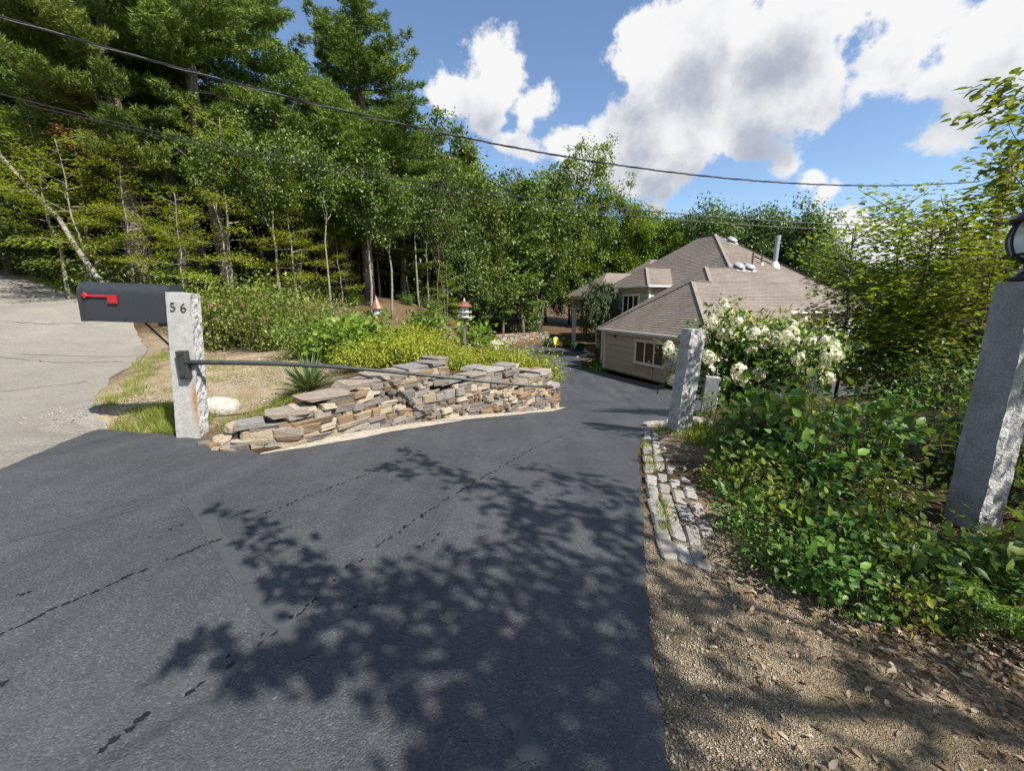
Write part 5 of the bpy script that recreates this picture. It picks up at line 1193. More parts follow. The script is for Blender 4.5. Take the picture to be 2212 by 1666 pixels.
for x, Yd, k, s, la in [
    (452, 10.6, 0, 1.05, 'airy rose bush directly behind the numbered granite post'), (500, 11.2, 1, 1.0, 'tall rose bush with pink blooms right of the numbered post'), (555, 10.4, 0, .8, 'rose bush in the middle of the left hedge'),
    (615, 11.5, 1, 1.25, 'dense rose bush behind the yucca'), (675, 10.6, 0, .9, 'rose bush right above the yucca tips'), (640, 9.2, 1, .72, 'low rose bush at the edge of the sandy patch'),
    (720, 12.0, 1, .95, 'rounded rose bush between hedge and small birdhouse'), (560, 12.8, 1, 1.3, 'tall rose bush at the back of the hedge'), (440, 12.5, 1, 1.05, 'rose bush furthest left beside the street')]:
    bush('rose_bush', B_ROSE[k], wpt(x, Yd), (s, s, s*random.uniform(.8,1.2)), la, 'rose bushes in the left garden')
for x, Yd, k, s, la in [(745, 8.6, 0, 1.0, 'bright broad-leaved plant above the near wall slabs'), (795, 9.4, 1, .95, 'broad-leaved clump below the small birdhouse'), (700, 9.0, 1, .8, 'broad-leaved clump behind the yucca'),
    (930, 15.8, 1, 1.1, 'bright broad-leaved shrub left of the birdhouse post'), (1015, 17.2, 1, 1.5, 'bright broad-leaved shrub behind the birdhouse post'), (1045, 18.5, 0, 1.4, 'broad-leaved shrub right of the birdhouse post'), (770, 12.6, 0, .9, 'broad-leaved plant at the foot of the small birdhouse')]:
    bush('broadleaf_plant', B_BROAD[k], wpt(x, Yd), s, la, 'broad-leaved plants in the left garden')
for x, Yd, k, s, la in [(765, 7.2, 0, .85, 'yellow-green spirea mound beside the yucca'), (815, 7.7, 1, .95, 'yellow-green spirea above the near wall top'), (865, 8.0, 0, 1.0, 'yellow-green spirea behind the highest wall slabs'), (915, 8.6, 1, .95, 'golden spirea behind the first wall step'),
    (985, 8.2, 0, .85, 'spirea spilling into the first wall step'), (880, 10.2, 1, 1.1, 'spirea mound in the middle of the left bed'), (830, 9.8, 0, 1.0, 'spirea mound left of the middle of the bed'), (930, 11.0, 1, .9, 'golden spirea in front of the birdhouse post'),
    (1105, 10.6, 0, 1.35, 'spirea between second and third wall steps'), (1150, 10.3, 1, 1.15, 'spirea at the far end of the wall'), (1178, 10.5, 0, 1.0, 'spirea hanging over the end of the wall by the asphalt'), (1075, 9.5, 1, 1.1, 'spirea behind the second wall step'), (985, 10.0, 0, .9, 'spirea right of the golden clump'), (850, 11.4, 1, 1.2, 'yellow-green spirea below the small birdhouse pole'), (905, 12.4, 0, 1.2, 'golden spirea between the two birdhouses'), (800, 11.0, 1, 1.0, 'spirea behind the broad-leaved clumps')]:
    bush('spirea_bush', B_SPI[k], wpt(x, Yd), s*1.25, la, 'spirea mounds along the wall')
for x, Yd, s, la in [(1000, 11.6, 1.0, 'rust-tinged spirea around the birdhouse post foot'), (1050, 11.5, 1.15, 'rust-brown spirea right of the birdhouse post'), (1035, 13.5, 1.2, 'rusty low shrub behind the wall steps'), (1100, 12.5, 1.3, 'olive low shrub near the bend of the drive'), (1135, 11.6, 1.2, 'rust-green shrub above the end of the wall'), (1070, 14.5, 1.3, 'rusty shrub left of the drive bend')]:
    bush('rusty_shrub', B_RUST, wpt(x, Yd), s*1.25, la, 'rust-tinged shrubs in the left bed')
bush('rhododendron', B_GLOSS, wpt(905, 18.5), 1.25, 'dark glossy shrub on the mulch slope left of the birdhouse'); bush('rhododendron', B_GLOSS, wpt(880, 12.6), .7, 'small dark glossy shrub in the left bed')
bush('blue_hosta', B_BLUE, wpt(958, 17.5), .8, 'small silvery-blue rosette plant left of the birdhouse post', cat='plant'); bush('blue_shrub', B_BLUE, wpt(1130, 13.5), 1.1, 'pale blue-grey mound beside the bend of the driveway')
q = wpf = wpos(qA+.18)[0]; bush('red_sedum', B_RED, (q[0]-.22, q[1]+.16), 1.0, 'dark red sedum tucked into the first wall step', cat='plant', dz=.06)
# pink blooms on the roses
def bloom_mesh(n, mat, L, flat=.6):
    D = rand_unit(n, .2); return leaf_mesh('flower_head', D*L*.2*np.array([1,1,flat]), D, rand_unit(n), L, L*.8, mat, 'fold')
pinkm = bloom_mesh(14, PINK, .038)
roses = [o for o in COL.objects if o.name.startswith('rose_bush')]
for k, (x, y, Yd) in enumerate([(452,660,9.9),(470,662,10.2),(508,648,10.2),(522,660,9.9),(520,682,9.6),(560,640,10.4),(575,690,9.6),(640,655,10.5),(465,690,9.7)]):
    p = Vector(at(x, y, Yd)); rb = min(roses, key=lambda o: (o.location-p).length); c_ = Matrix.LocRotScale(rb.location, rb.rotation_euler, rb.scale); link('flower_head', pinkm, rb, c_.inverted() @ p)
# white flowering shrub by the drive bend
B_WHITE = make_bush(111, .8, .9, BROAD, .09, 1200, 14, 'leaf', .6, lump=.2); wp_ = wpt(1048, 16.5); ws = bush('white_shrub', B_WHITE, wp_, 1.15, 'green shrub covered in white blossoms left of the drive bend')
wbm = bloom_mesh(20, PETAL, .055)
for k in range(38):
    a_ = random.uniform(-2.9, .9); e_ = random.uniform(.1, 1.2); r_ = random.uniform(.78, 1.05); link('flower_head', wbm, ws, (r_*.85*math.cos(a_)*math.cos(e_), r_*.85*math.sin(a_)*math.cos(e_), .3+r_*.6*math.sin(e_)), (0,0,k), (1.3,1.3,1.1))
# yucca: fountain of sword blades
n = 150; az = rng.uniform(0, 2*math.pi, n); el = np.arcsin(rng.uniform(.12, .98, n)); Ly = rng.uniform(.38, .62, n); D0 = np.c_[np.cos(az)*np.cos(el), np.sin(az)*np.cos(el), np.sin(el)]; S0 = np.c_[-np.sin(az), np.cos(az), np.zeros(n)]
V = []; 
for f, w in ((0,.010),(.35,.017),(.7,.014),(1.0,.001)):
    c_ = D0*(Ly*f)[:,None]-np.array([0,0,1])*(.16*Ly*f*f*np.cos(el))[:,None]; V += [c_-S0*w, c_+S0*w]
V = np.stack(V, 1).reshape(-1, 3); b_ = np.arange(n)[:,None]*8; F = np.concatenate([b_+np.array([[2*k,2*k+1,2*k+3,2*k+2]]) for k in range(3)])
ym = mesh_np('blades', V, [F], YUC, np.tile(rng.random(n), 3)); yp = wpt(648, 6.0); yu = empty('yucca', (yp[0], yp[1], h1(*yp)), 0, 'spiky yucca clump in the sandy soil behind the wall', 'plant', scale=1.1); link('blades', ym, yu)
# planted bed by the garage corner and by the porch
for x, y, k, s, la in [(5.6,27.8,0,.9,'low leafy plant at the bed by the garage corner'), (6.0,29.2,1,1.0,'leafy plant behind the garage-corner bed')]: bush('hosta', B_BROAD[k], (x, y), s, la, cat='plant')
bush('dark_shrub', B_GLOSS, (6.4,30.8), 1.5, 'dark rounded shrub beside the garage wall'); bush('dark_shrub', B_GLOSS, (5.6,42.5), 1.3, 'low dark shrub in front of the yellow chairs'); bush('dark_shrub', B_GLOSS, (3.8,43.5), 1.4, 'low dark shrub at the right end of the far stone wall')
WEEP = leaf_mat('weeping_needles', (.03,.05,.02), (.07,.10,.035), (.14,.17,.06), .2, .5)
def make_weeping(seed, Ht, R_):
    r = np.random.default_rng(seed); tb = MB(); tb.tube(wobble((0,0,-.2), (.2,0,Ht*.9), 6, .15, r), [.12,.11,.1,.08,.06,.05,.03], 7); P, D = [], []
    for k in range(46):
        az = r.uniform(0, 6.28); h0 = Ht*r.uniform(.55, 1.0); rr = R_*r.uniform(.35, 1.0); L = h0*r.uniform(.3, .75)
        p0 = np.array([.2*h0/Ht, 0, h0*.9]); p1 = p0+np.array([math.cos(az)*rr, math.sin(az)*rr, .12*Ht*r.uniform(.3,1)]); p2 = p1+np.array([math.cos(az)*.25, math.sin(az)*.25, -L]); p2[2] = max(p2[2], .2)
        tb.tube([p0, (p0+p1)/2+np.array([0,0,.15]), p1, (p1+p2)/2, p2], [.03,.02,.015,.01,.004], 4, False)
        for q in np.linspace(.3, 1, 14): P.append(p0*(1-q)+p1*q+r.normal(size=3)*.08); D.append([math.cos(az), math.sin(az), -.6])
        for q in np.linspace(0, 1, 40): P.append(p1*(1-q)+p2*q+r.normal(size=3)*.1); D.append([math.cos(az)*.2, math.sin(az)*.2, -1])
    P = np.repeat(np.array(P), 5, 0); D = np.repeat(np.array(D), 5, 0); P = P+rng.normal(size=P.shape)*.07; D = unit(D+rand_unit(len(D))*.55)
    return tb.mesh('trunk', BARKD, smooth=True), leaf_mesh('crown', P, D, rand_unit(len(P), .3), rng.uniform(.16,.3,len(P)), .06, WEEP, 'fold')
pw = at(1296, 745, 36); plant('weeping_tree', make_weeping(5, 5.6, 1.3), (pw[0], pw[1]-1, h1(pw[0], pw[1]-1)), None, 1.12, 'drooping weeping evergreen in front of the porch', 'tree')

# ------------------------------------------------------------------ hydrangea by the leaning post
HYL = leaf_mat('hydrangea_leaves', (.03,.07,.014), (.075,.14,.024), (.20,.26,.04), .35, .4); HYY = leaf_mat('hydrangea_tips', (.14,.18,.015), (.28,.32,.03), (.42,.45,.05), .4, .45)
hp = at(1590, 858, 7.0); HX, HY = hp[0], hp[1]; HZ0 = h1(HX, HY)
heads = [(1240,585),(1275,635),(1170,690),(1205,735),(1150,725),(1260,775),(1300,775),(1240,760),(1440,770),(1495,770),(1590,795),(1620,830),(1525,835),(1430,870),(1435,920),(1090,900),(1145,925),(880,865),(925,905),(915,1075),(1070,1090),(1345,1020),(1475,1030),(1360,1070),(1660,785),(1700,760),(1690,710),(1705,820),(1780,790),(1810,820),(1865,870),(1920,820),(1950,900),(1990,920),(1925,915),(1965,860),(1700,1030),(1785,1020),(1925,1060),(1740,940),(1340,770),(1410,770),(2000,880),(1900,960),(1330,690),(1100,780),(1560,720)]
r_h = np.random.default_rng(8); HP = []
for x, y in heads:
    d_ = 6.9+r_h.uniform(-.75, .55); HP.append(at(1156.6+x*.3268, 469.9+y*.3268, d_))
HP = np.array(HP); hyd = empty('hydrangea', (HX, HY, HZ0), 0, 'large white panicle hydrangea in full bloom beside the rough granite post', 'shrub'); hb = np.array([HX, HY, HZ0])
stems = MB(); LP, LD = [], []
for k, p in enumerate(HP):
    e = p-hb; az = k*2.4; b0 = np.array([math.cos(az)*.12, math.sin(az)*.12, -.1]); m1 = b0*.4+e*.35; m1[2] = e[2]*.45+.1; m2 = b0*.1+e*.75; m2[2] = e[2]*.85+.02
    stems.tube([b0, m1, m2, e], [.022,.014,.008,.005], 5, False)
    for q in np.linspace(.3, 1.0, 12):
        c_ = (b0*(1-q)+m1*q) if q < .4 else (m1*(1-(q-.4)/.35)+m2*(q-.4)/.35 if q < .75 else m2*(1-(q-.75)/.25)+e*(q-.75)/.25)
        for j in range(7): LP.append(c_+r_h.normal(size=3)*np.array([.17,.17,.13])); LD.append(unit((r_h.normal(size=3)+np.array([0,0,-.1]))[None])[0])
for k in range(700):      # fill of the crown, uneven
    f = r_h.uniform(0, 1); a_, b_ = HP[r_h.integers(len(HP))]-hb, HP[r_h.integers(len(HP))]-hb; c_ = a_*f+b_*(1-f); c_[1] += r_h.normal()*.3; c_[2] = max(c_[2], .45)
    LP.append(c_+r_h.normal(size=3)*.14); LD.append(r_h.normal(size=3))
LP = np.array(LP); LD = unit(np.array(LD)); stems.build('stems', BARKD, hyd)
link('foliage', leaf_mesh('foliage', LP, LD, unit(rand_unit(len(LP))*.7+np.array([0,0,1.])), rng.uniform(.07,.13,len(LP)), rng.uniform(.04,.065,len(LP)), HYL, 'leaf'), hyd)
TP = []
for c_ in [at(1580,690,6.8), at(1650,700,6.9), at(1690,705,6.9), at(1600,715,6.7), at(1565,705,6.9), at(1740,700,7.0), at(1660,730,6.8)]: TP.append(c_-hb+r_h.normal(size=(60,3))*np.array([.16,.14,.12]))
TP = np.concatenate(TP); TD = unit(r_h.normal(size=TP.shape)*.6+np.array([0,0,.7])); tag(link('new_shoots', leaf_mesh('new_shoots', TP, TD, rand_unit(len(TP), .3), rng.uniform(.07,.12,len(TP)), .032, HYY, 'leaf'), hyd), kind='stuff')
def panicle(seed, n=230):
    r = np.random.default_rng(seed); z = r.uniform(-1, 1, n); a_ = r.uniform(0, 6.28, n); rad = np.sqrt(np.maximum(0, 1-z*z))*(.92-.22*z)
    P = np.c_[rad*np.cos(a_)*.085, rad*np.sin(a_)*.085, z*.105]+r.normal(size=(n,3))*.008; out = unit(P); D = unit(np.cross(out, rand_unit(n))); return leaf_mesh('flower_head', P-D*.014, D, out, .030, .030, PETAL, 'fold', None, -.05)
PAN = [panicle(k) for k in range(4)]
for k, p in enumerate(HP):
    s_ = random.uniform(.9, 1.32); link('flower_head', PAN[k % 4], hyd, tuple((p-hb)-unit(p[None]-np.array([[0,0,CZ]]))[0]*.14), (random.uniform(-.7,.7), random.uniform(-.7,.7), k), (s_, s_, s_*random.uniform(.8,1.1)))

# ------------------------------------------------------------------ right bank
YGL = leaf_mat('yellow_green_leaves', (.07,.12,.012), (.17,.23,.02), (.44,.43,.035), .42, .45, .12); UND = leaf_mat('undergrowth_leaves', (.022,.055,.010), (.068,.13,.02), (.21,.27,.04), .32, .45, .4, .3); UND2 = leaf_mat('undergrowth_light', (.07,.115,.013), (.17,.225,.024), (.36,.38,.04), .38, .45, .25, .3)
BROAD2 = leaf_mat('shade_broad_leaves', (.025,.07,.012), (.075,.155,.024), (.2,.3,.045), .34, .42, .35, .35)
RT = [make_layered(121, 3.4, 1.5, YGL, .105, .2, 44, BARKD, (-.1,0), 40, 'leaf'), make_layered(122, 2.7, 1.3, YGL, .11, .12, 40, BARKD, (.06,.05), 40, 'leaf'), make_layered(123, 2.4, 1.2, UND2, .10, .1, 40, BARKD, (0,0), 40, 'leaf')]
for (x, y), k, s, la in [((7.0,8.7),0,1.05,'yellow-green small tree just right of the hydrangea'), ((8.3,9.0),0,1.25,'airy yellow-green tree rising right of the house roof'), ((7.9,8.0),1,1.2,'yellow-leaved shrub between hydrangea and lantern post'), ((9.6,9.2),1,1.5,'yellow-green shrub behind the lantern'),
    ((8.6,7.2),2,1.1,'green shrub left of the lantern post'), ((9.8,8.0),0,1.3,'tall yellow-green tree at the right edge behind the lantern'), ((7.4,6.6),2,.95,'dense green shrub behind the lantern post'), ((10.8,10.2),0,1.35,'yellow-green tree furthest back on the right bank')]:
    plant('yellow_shrub', RT[k], (x, y, h1(x, y)-.05), None, s, la, 'shrub', 'yellow-green shrubs on the right bank')
for (x, y), k, sc_, la in [((9.4,4.6),2,1.2,'dense green shrub on the bank beyond the right edge'), ((8.4,2.2),2,1.1,'rounded green shrub well right of the lantern post'), ((11.5,6.5),0,1.2,'yellow-green tree beyond the right edge of the bank'), ((6.9,.6),2,.9,'shrub standing right of the leaf-strewn verge')]:
    plant('yellow_shrub', RT[k], (x, y, h1(x, y)-.05), None, sc_, la, 'shrub', 'yellow-green shrubs on the right bank')
UB = [make_bush(131, .42, .6, UND, .09, 420, 11, 'leaf', .62, lump=.28), make_bush(132, .5, .8, UND, .12, 330, 10, 'leaf', .6, lump=.3), make_bush(133, .45, .55, UND2, .07, 480, 12, 'leaf', .6, lump=.28), make_bush(134, .5, .85, UND, .06, 850, 14, 'leaf', .5, lump=.26), make_bush(135, .45, 1.0, BROAD2, .12, 230, 8, 'leaf', .62, lump=.3, ground_gap=.3), make_bush(136, .38, 1.05, UND2, .095, 240, 7, 'leaf', .5, lump=.3, ground_gap=.25)]
spots = [(2.75,4.6,2,.7),(2.5,4.0,4,.9),(2.2,3.6,4,.8),(1.95,3.2,0,.7),(3.1,5.2,1,.5),(3.5,5.6,3,.4),(3.0,4.1,0,.4),(2.6,3.4,5,.85),(2.2,2.85,4,.7),(1.9,2.55,0,.6),(2.35,2.4,5,.6),(2.6,2.75,3,.55),(3.3,3.6,4,.7),(3.7,4.4,4,.45),(4.1,5.2,4,.3),(4.4,4.5,1,.45),(3.6,3.1,0,.9),(4.2,3.6,3,.9),(4.9,5.2,4,.5),(5.5,4.4,3,1.1),(3.9,6.2,2,.4),(4.6,6.4,2,.4),(2.4,2.0,0,.45),(3.6,1.9,3,.9),(4.3,2.6,3,1.1),(5.0,3.2,3,1.2),(2.75,2.1,2,.4),(5.9,5.6,3,1.1),(6.6,6.8,3,1.2),(5.2,7.0,3,.35),(2.1,2.15,2,.5),(1.8,2.9,2,.5),(3.9,3.2,5,.9),(2.95,3.3,4,.8),(2.4,3.1,3,.5),(3.3,4.9,2,.35),(2.85,3.75,5,.6)]
KIND = ['mid-green shrub', 'large-leaved dark shrub', 'yellow-green shrub', 'fine-leaved dark shrub', 'tall loose broad-leaved shrub', 'tall upright light-green shrub']
for x, y, k, s in spots:
    where = 'beside the cobbles at the front of the right bank' if x < 2.45 else ('under the hydrangea on the right bank' if y > 4.2 and x < 5.3 else ('in front of the lantern post on the right bank' if y < 2.6 else ('behind the lantern post on the right bank' if x > 3.4 else 'in the middle of the right bank')))
    bush('bank_shrub', UB[k], (x, y), s, KIND[k]+' '+where, KIND[k]+'s '+where)
for x, y, k, s in [(1545,1060,2,.35),(1590,1150,4,.4),(1640,1220,3,.4),(1700,1265,0,.42),(1770,1300,4,.42),(1850,1330,0,.42),(1950,1355,5,.38),(2060,1375,0,.35),(1700,1190,5,.5),(1790,1230,1,.5),(1900,1270,4,.5),(1620,1090,5,.5),(2090,1300,1,.45),(1560,985,3,.45)]:
    g_ = on_drive(x, y); la = 'low '+KIND[k].replace('tall ', '').replace('shrub', 'plant')+(' spilling over the gravel near the cobbles' if x < 1720 else ' spilling over the leaf litter by the lantern post'); bush('bank_plant', UB[k], (g_[0], g_[1]), s, la, la.replace('plant', 'plants'), 'plant')
BIGL = leaf_mat('large_leaves', (.05,.09,.015), (.11,.19,.03), (.34,.36,.04), .4, .4, .05)
BB = make_bush(141, .32, .75, BIGL, .19, 60, 7, 'leaf', .72, lump=.3, ground_gap=.3); bush('big_leaf_plant', BB, (2.45,3.75), 1.0, 'plant with large rounded leaves in front of the hydrangea', cat='plant'); bush('big_leaf_plant', BB, (2.75,1.9), .55, 'large-leaved plant at the foot of the lantern post', cat='plant')
GOLD = make_bush(142, .14, .6, SPIREA, .06, 160, 5, 'leaf', .3, lump=.2); bush('goldenrod', GOLD, (2.33,4.75), 1.0, 'upright yellowish stems just right of the leaning granite post', cat='plant')
# bracken ferns
FERN = leaf_mat('fern_fronds', (.05,.12,.012), (.11,.23,.025), (.20,.34,.045), .4, .5, .15)
def frond(L, n=15):
    P, D, Ln, W = [], [], [], []
    for k in range(n):
        f = (k+1)/n; c_ = np.array([L*f*.8, 0, 1.35*L*f-1.05*L*f*f]); pl_ = .36*L*math.sin(math.pi*min(1, .18+.82*f))**.9*(1-f*.45)+.012
        for s in (-1, 1):
            m_ = max(2, int(pl_/.024)); dd_ = np.array([.42, s*.9, -.18])
            for j in range(m_):
                g = (j+.4)/m_
                for t_ in (-1, 1): P.append(c_+dd_*pl_*g); D.append([.55+.35*t_, s*(.75-.5*t_), -.1+random.uniform(-.2,.2)]); Ln.append(.036*(1-.6*g)*(L/.6)+.006); W.append(.013)
            P.append(c_); D.append(dd_); Ln.append(pl_); W.append(.007)
        if k: P.append(c_p); D.append(c_-c_p); Ln.append(float(np.linalg.norm(c_-c_p))*1.1); W.append(.006)
        c_p = c_
    return np.array(P), np.array(D), np.array(Ln), np.array(W)
def fern_mesh(seed, nf):
    r = np.random.default_rng(seed); A = []
    for k in range(nf):
        P, D, Ln, W = frond(r.uniform(.4, .7)); az = 2*math.pi*k/nf+r.uniform(-.4,.4); M_ = np.array([[math.cos(az), -math.sin(az), 0],[math.sin(az), math.cos(az), 0],[0,0,1]]); A.append((P@M_.T, D@M_.T, Ln, W))
    P, D, Ln, W = [np.concatenate(q) for q in zip(*A)]; return leaf_mesh('fronds', P, D, np.tile([0,0,1.], (len(P),1))+rng.normal(size=P.shape)*.4, Ln, W, FERN, 'fold')
FM = [fern_mesh(1, 6), fern_mesh(2, 7)]
for k, (x, y, s, la) in enumerate([(2.3,1.62,.8,'bright fern at the front edge of the right bank'), (2.65,1.5,.9,'large fern below the lantern post at the right edge'), (3.45,2.15,1.0,'fern behind the lantern post foot'), (2.2,2.25,.6,'small fern half hidden under the bank shrubs')]):
    o_ = empty('fern', (x, y, h1(x, y)+.02), random.uniform(0,6), la, 'fern', 'ferns on the right bank', scale=s); link('fronds', FM[k % 2], o_)

# ------------------------------------------------------------------ tree overhead whose shade falls on the drive
k_s = 1/math.tan(SUN_EL); sh = np.array([math.sin(SUN_AZ), math.cos(SUN_AZ)])*k_s
sb = [(890,985,.10),(925,1005,.13),(970,1025,.16),(1030,1050,.2),(1090,1075,.2),(1150,1095,.2),(830,1018,.12),(880,1025,.12),(1170,1018,.12),(1230,1035,.16),(1300,1060,.18),(1350,1085,.18),(1240,1110,.18),(1310,1140,.2),(1370,1150,.2),(1190,1130,.18),(1100,1120,.18),
      (450,1112,.05),(500,1108,.06),(560,1132,.07),(540,1160,.06),(600,1170,.09),(560,1205,.07),(640,1215,.12),(690,1225,.12),(620,1275,.1),(690,1290,.13),(750,1265,.14),(820,1290,.16),(780,1340,.14),(700,1340,.1),(640,1240,.1),(740,1310,.13),
      (375,1430,.04),(420,1415,.05),(470,1400,.06),(500,1425,.06),(560,1450,.06),(560,1490,.06),(640,1440,.08),(700,1460,.08),(760,1430,.12),(610,1400,.05),(820,1380,.14),(700,1420,.07),(480,1500,.05),(860,1460,.13),
      (900,1280,.16),(980,1250,.18),(1050,1200,.18),(1000,1320,.2),(1080,1290,.18),(1150,1240,.18),(1230,1230,.18),(1320,1230,.18),(900,1380,.16),(980,1420,.18),(1070,1400,.18),(1160,1360,.18),(1250,1330,.16),(1340,1330,.16),(930,1500,.16),(1020,1520,.16),(1110,1500,.16),(1200,1460,.16),(1300,1440,.16),(900,1590,.1),(980,1610,.13),(1080,1600,.14),(1180,1580,.14),(1280,1560,.14),(1350,1520,.14),(1100,1660,.13),(1230,1660,.13),(1350,1640,.13),(1000,1655,.11),(860,1250,.13),(1160,1170,.16),(1380,1220,.15),(1380,1420,.14),(1330,1390,.15),(1240,1400,.14),(1380,1560,.13),(1300,1620,.13),(1180,1520,.13),(1380,1310,.15),(1290,1280,.15),(1390,1640,.12),(1140,1440,.14),(1050,1460,.13),(960,1560,.12),(1200,1300,.15),(1340,1480,.14)]
TG = []; 
for x, y, r_ in sb:
    g_ = on_drive(x, y); TG.append((g_[0], g_[1], r_))
for k in range(80): TG.append((rng.uniform(.6, 3.6), rng.uniform(.2, 2.2), rng.uniform(.08, .14)))
for k in range(100): TG.append((rng.uniform(1.6, 4.8), rng.uniform(2.0, 4.8), rng.uniform(.09, .17)))
for k in range(16): TG.append((rng.uniform(-2, 1), rng.uniform(-1.2, .6), rng.uniform(.1, .17)))
TGa = np.array(TG); hh_ = 4.3+.5*np.sin(TGa[:,0]*1.3+1)+.45*np.cos(TGa[:,1]*1.7)+rng.normal(size=len(TGa))*.15
C3 = np.c_[TGa[:,0]+sh[0]*hh_, TGa[:,1]+sh[1]*hh_, hh_]
base = np.array([5.6,-3.2,h1(5.6,-3.2)]); fork = np.array([5.0,-2.4,2.6])
ot = empty('overhanging_tree', tuple(base), 0, 'broadleaf tree beside the camera whose branches overhang at the right edge and shade the driveway', 'tree'); tb = MB()
tb.tube([base*0+np.array([0,0,-.2]), (fork-base)*.5+np.array([.06,0,0]), fork-base], [.17,.14,.12], 9)
nodes = [fork]; par = [-1]; done = np.zeros(len(C3), bool); order = np.argsort(np.linalg.norm(C3-fork, axis=1)); dist0 = [0.0]
for i in order:
    arr = np.array(nodes); dd = np.linalg.norm(arr-C3[i], axis=1)+.25*np.array(dist0); j = int(np.argmin(dd)); nodes.append(C3[i]); par.append(j); dist0.append(dist0[j]+float(np.linalg.norm(arr[j]-C3[i])))
cnt = np.ones(len(nodes))
for i in range(len(nodes)-1, 0, -1): cnt[par[i]] += cnt[i]
for i in range(1, len(nodes)):
    a_, b_ = nodes[par[i]], nodes[i]; m_ = (a_+b_)/2+rng.normal(size=3)*.04*np.linalg.norm(b_-a_); tb.tube([a_-base, m_-base, b_-base], [.0045*math.sqrt(cnt[i])+.002]*2+[.0045*math.sqrt(max(1,cnt[i]-1))+.0015], 5, False)
tb.build('trunk', BARKD, ot, smooth=True)
P, D = [], []
for (gx_, gy_, r_), c_ in zip(TG, C3):
    n_ = int(6+r_*r_*950); q = rng.normal(size=(n_, 3))*r_*np.array([.6,.6,.45]); P.append(c_+q); 
P = np.concatenate(P)-base; D = unit(rand_unit(len(P))+np.array([-.3,.2,-.3]))
# sprays that reach into the picture at the upper right
ext = []; BR = [np.array(q) for q in [(5.7,1.6,3.3),(5.25,2.8,3.15),(4.95,3.35,2.9),(4.75,3.55,2.55),(4.68,3.62,2.2)]]
BRf = [BR[i]*(1-f)+BR[i+1]*f for i in range(4) for f in (0,.25,.5,.75)]+[BR[4]]
for x, y, Yd in [(2200,170,3.4),(2170,185,3.4),(2130,195,3.5),(2195,215,3.5),(2150,235,3.5),(2120,250,3.6),(2205,240,3.3),(2195,262,3.2),(2205,300,3.3),(2180,325,3.5),(2140,345,3.6),(2210,350,3.4),(2195,385,3.5),(2150,400,3.6),(2205,420,3.5),(2160,375,3.6),(2210,445,3.4)]:
    e_ = at(x, y, Yd); ext.append(e_+rng.normal(size=(16,3))*np.array([.08,.08,.022])); s0 = min(BRf, key=lambda q: np.linalg.norm(q-e_-np.array([.1,-.1,.12]))); ext.append(np.array([s0*(1-f)+e_*f for f in rng.uniform(.05,1,14)])+rng.normal(size=(14,3))*.035); MBx = MB(); MBx.tube([s0-base, (s0+e_)/2-base+np.array([0,0,.05]), e_-base], [.012,.007,.002], 4, False); MBx.build('twig', BARKD, ot)
MBx = MB(); MBx.tube([np.zeros(3)+(fork-base), np.array([6.3,-.6,3.3])-base]+[q-base for q in BR], [.07,.05,.04,.03,.022,.015,.006], 7); MBx.build('branch', BARKD, ot)
E_ = np.concatenate(ext)-base; DE = unit(rng.normal(size=E_.shape)*np.array([.5,.6,.3])+np.array([-.8,0,-.15]))
link('crown', leaf_mesh('crown', np.concatenate([P, E_]), np.concatenate([D, DE]), unit(rand_unit(len(P)+len(E_))*.5+np.array([0,0,1.])), np.r_[rng.uniform(.07,.12,len(P)), rng.uniform(.07,.11,len(E_))], np.r_[rng.uniform(.05,.075,len(P)), np.full(len(E_), .045)], UND2, 'leaf'), ot)

# ------------------------------------------------------------------ grass, pebbles, fallen leaves
GRASS = leaf_mat('grass_blades', (.10,.13,.02), (.20,.25,.035), (.38,.36,.09), .35, .5)
def tufts(cs, per, hgt, name, label):
    P, D, L = [], [], []
    for x, y, rad, w in cs:
        n_ = int(per*w); a_ = rng.uniform(0, 6.28, n_); rr = rad*np.sqrt(rng.random(n_)); xx, yy = x+rr*np.cos(a_), y+rr*np.sin(a_); P.append(np.c_[xx, yy, H(xx, yy)-.01]); D.append(unit(np.c_[rng.normal(size=(n_,2))*.45, np.ones(n_)])); L.append(hgt*rng.uniform(.4,1.3,n_)*w**.3)
    P, D, L = map(np.concatenate, (P, D, L)); ok = (sdist(P[:,0], P[:,1], DRIVE_H) > .02) & (sdist(P[:,0], P[:,1], STREET) > -.08); P, D, L = P[ok], D[ok], L[ok]
    o_ = link(name, leaf_mesh(name, P, D, rand_unit(len(P)), L, .007, GRASS, 'tri')); return tag(o_, label, 'grass', kind='stuff')
cs = [(rng.uniform(-5.3,-4.0), rng.uniform(4.95,5.7), .16, 1.2) for _ in range(46)]+[(rng.uniform(-4.5,-3.9), rng.uniform(4.85,5.2), .13, 1.5) for _ in range(22)]+[(rng.uniform(-6.8,-3.5), rng.uniform(5.6,9.5), .25, .6) for _ in range(42)]+[(rng.uniform(-3.6,-3.0), rng.uniform(4.9,5.9), .2, .8) for _ in range(16)]
cs += [(-5.9-1.0*f+rng.normal()*.1, 5.9+1.6*f, .14, .8) for f in np.linspace(0, 1.6, 16)]+[(rng.uniform(-8.6,-7.4), rng.uniform(8,10), .25, .8) for _ in range(20)]
tufts(cs, 110, .13, 'grass', 'sparse sunlit grass on the sandy ground round the mailbox post')
cs = [(rng.uniform(-22,-12), rng.uniform(14.6,18.2), .5, 1.0) for _ in range(150)]; tufts(cs, 120, .2, 'grass', 'green grass strip beyond the street at the left edge')
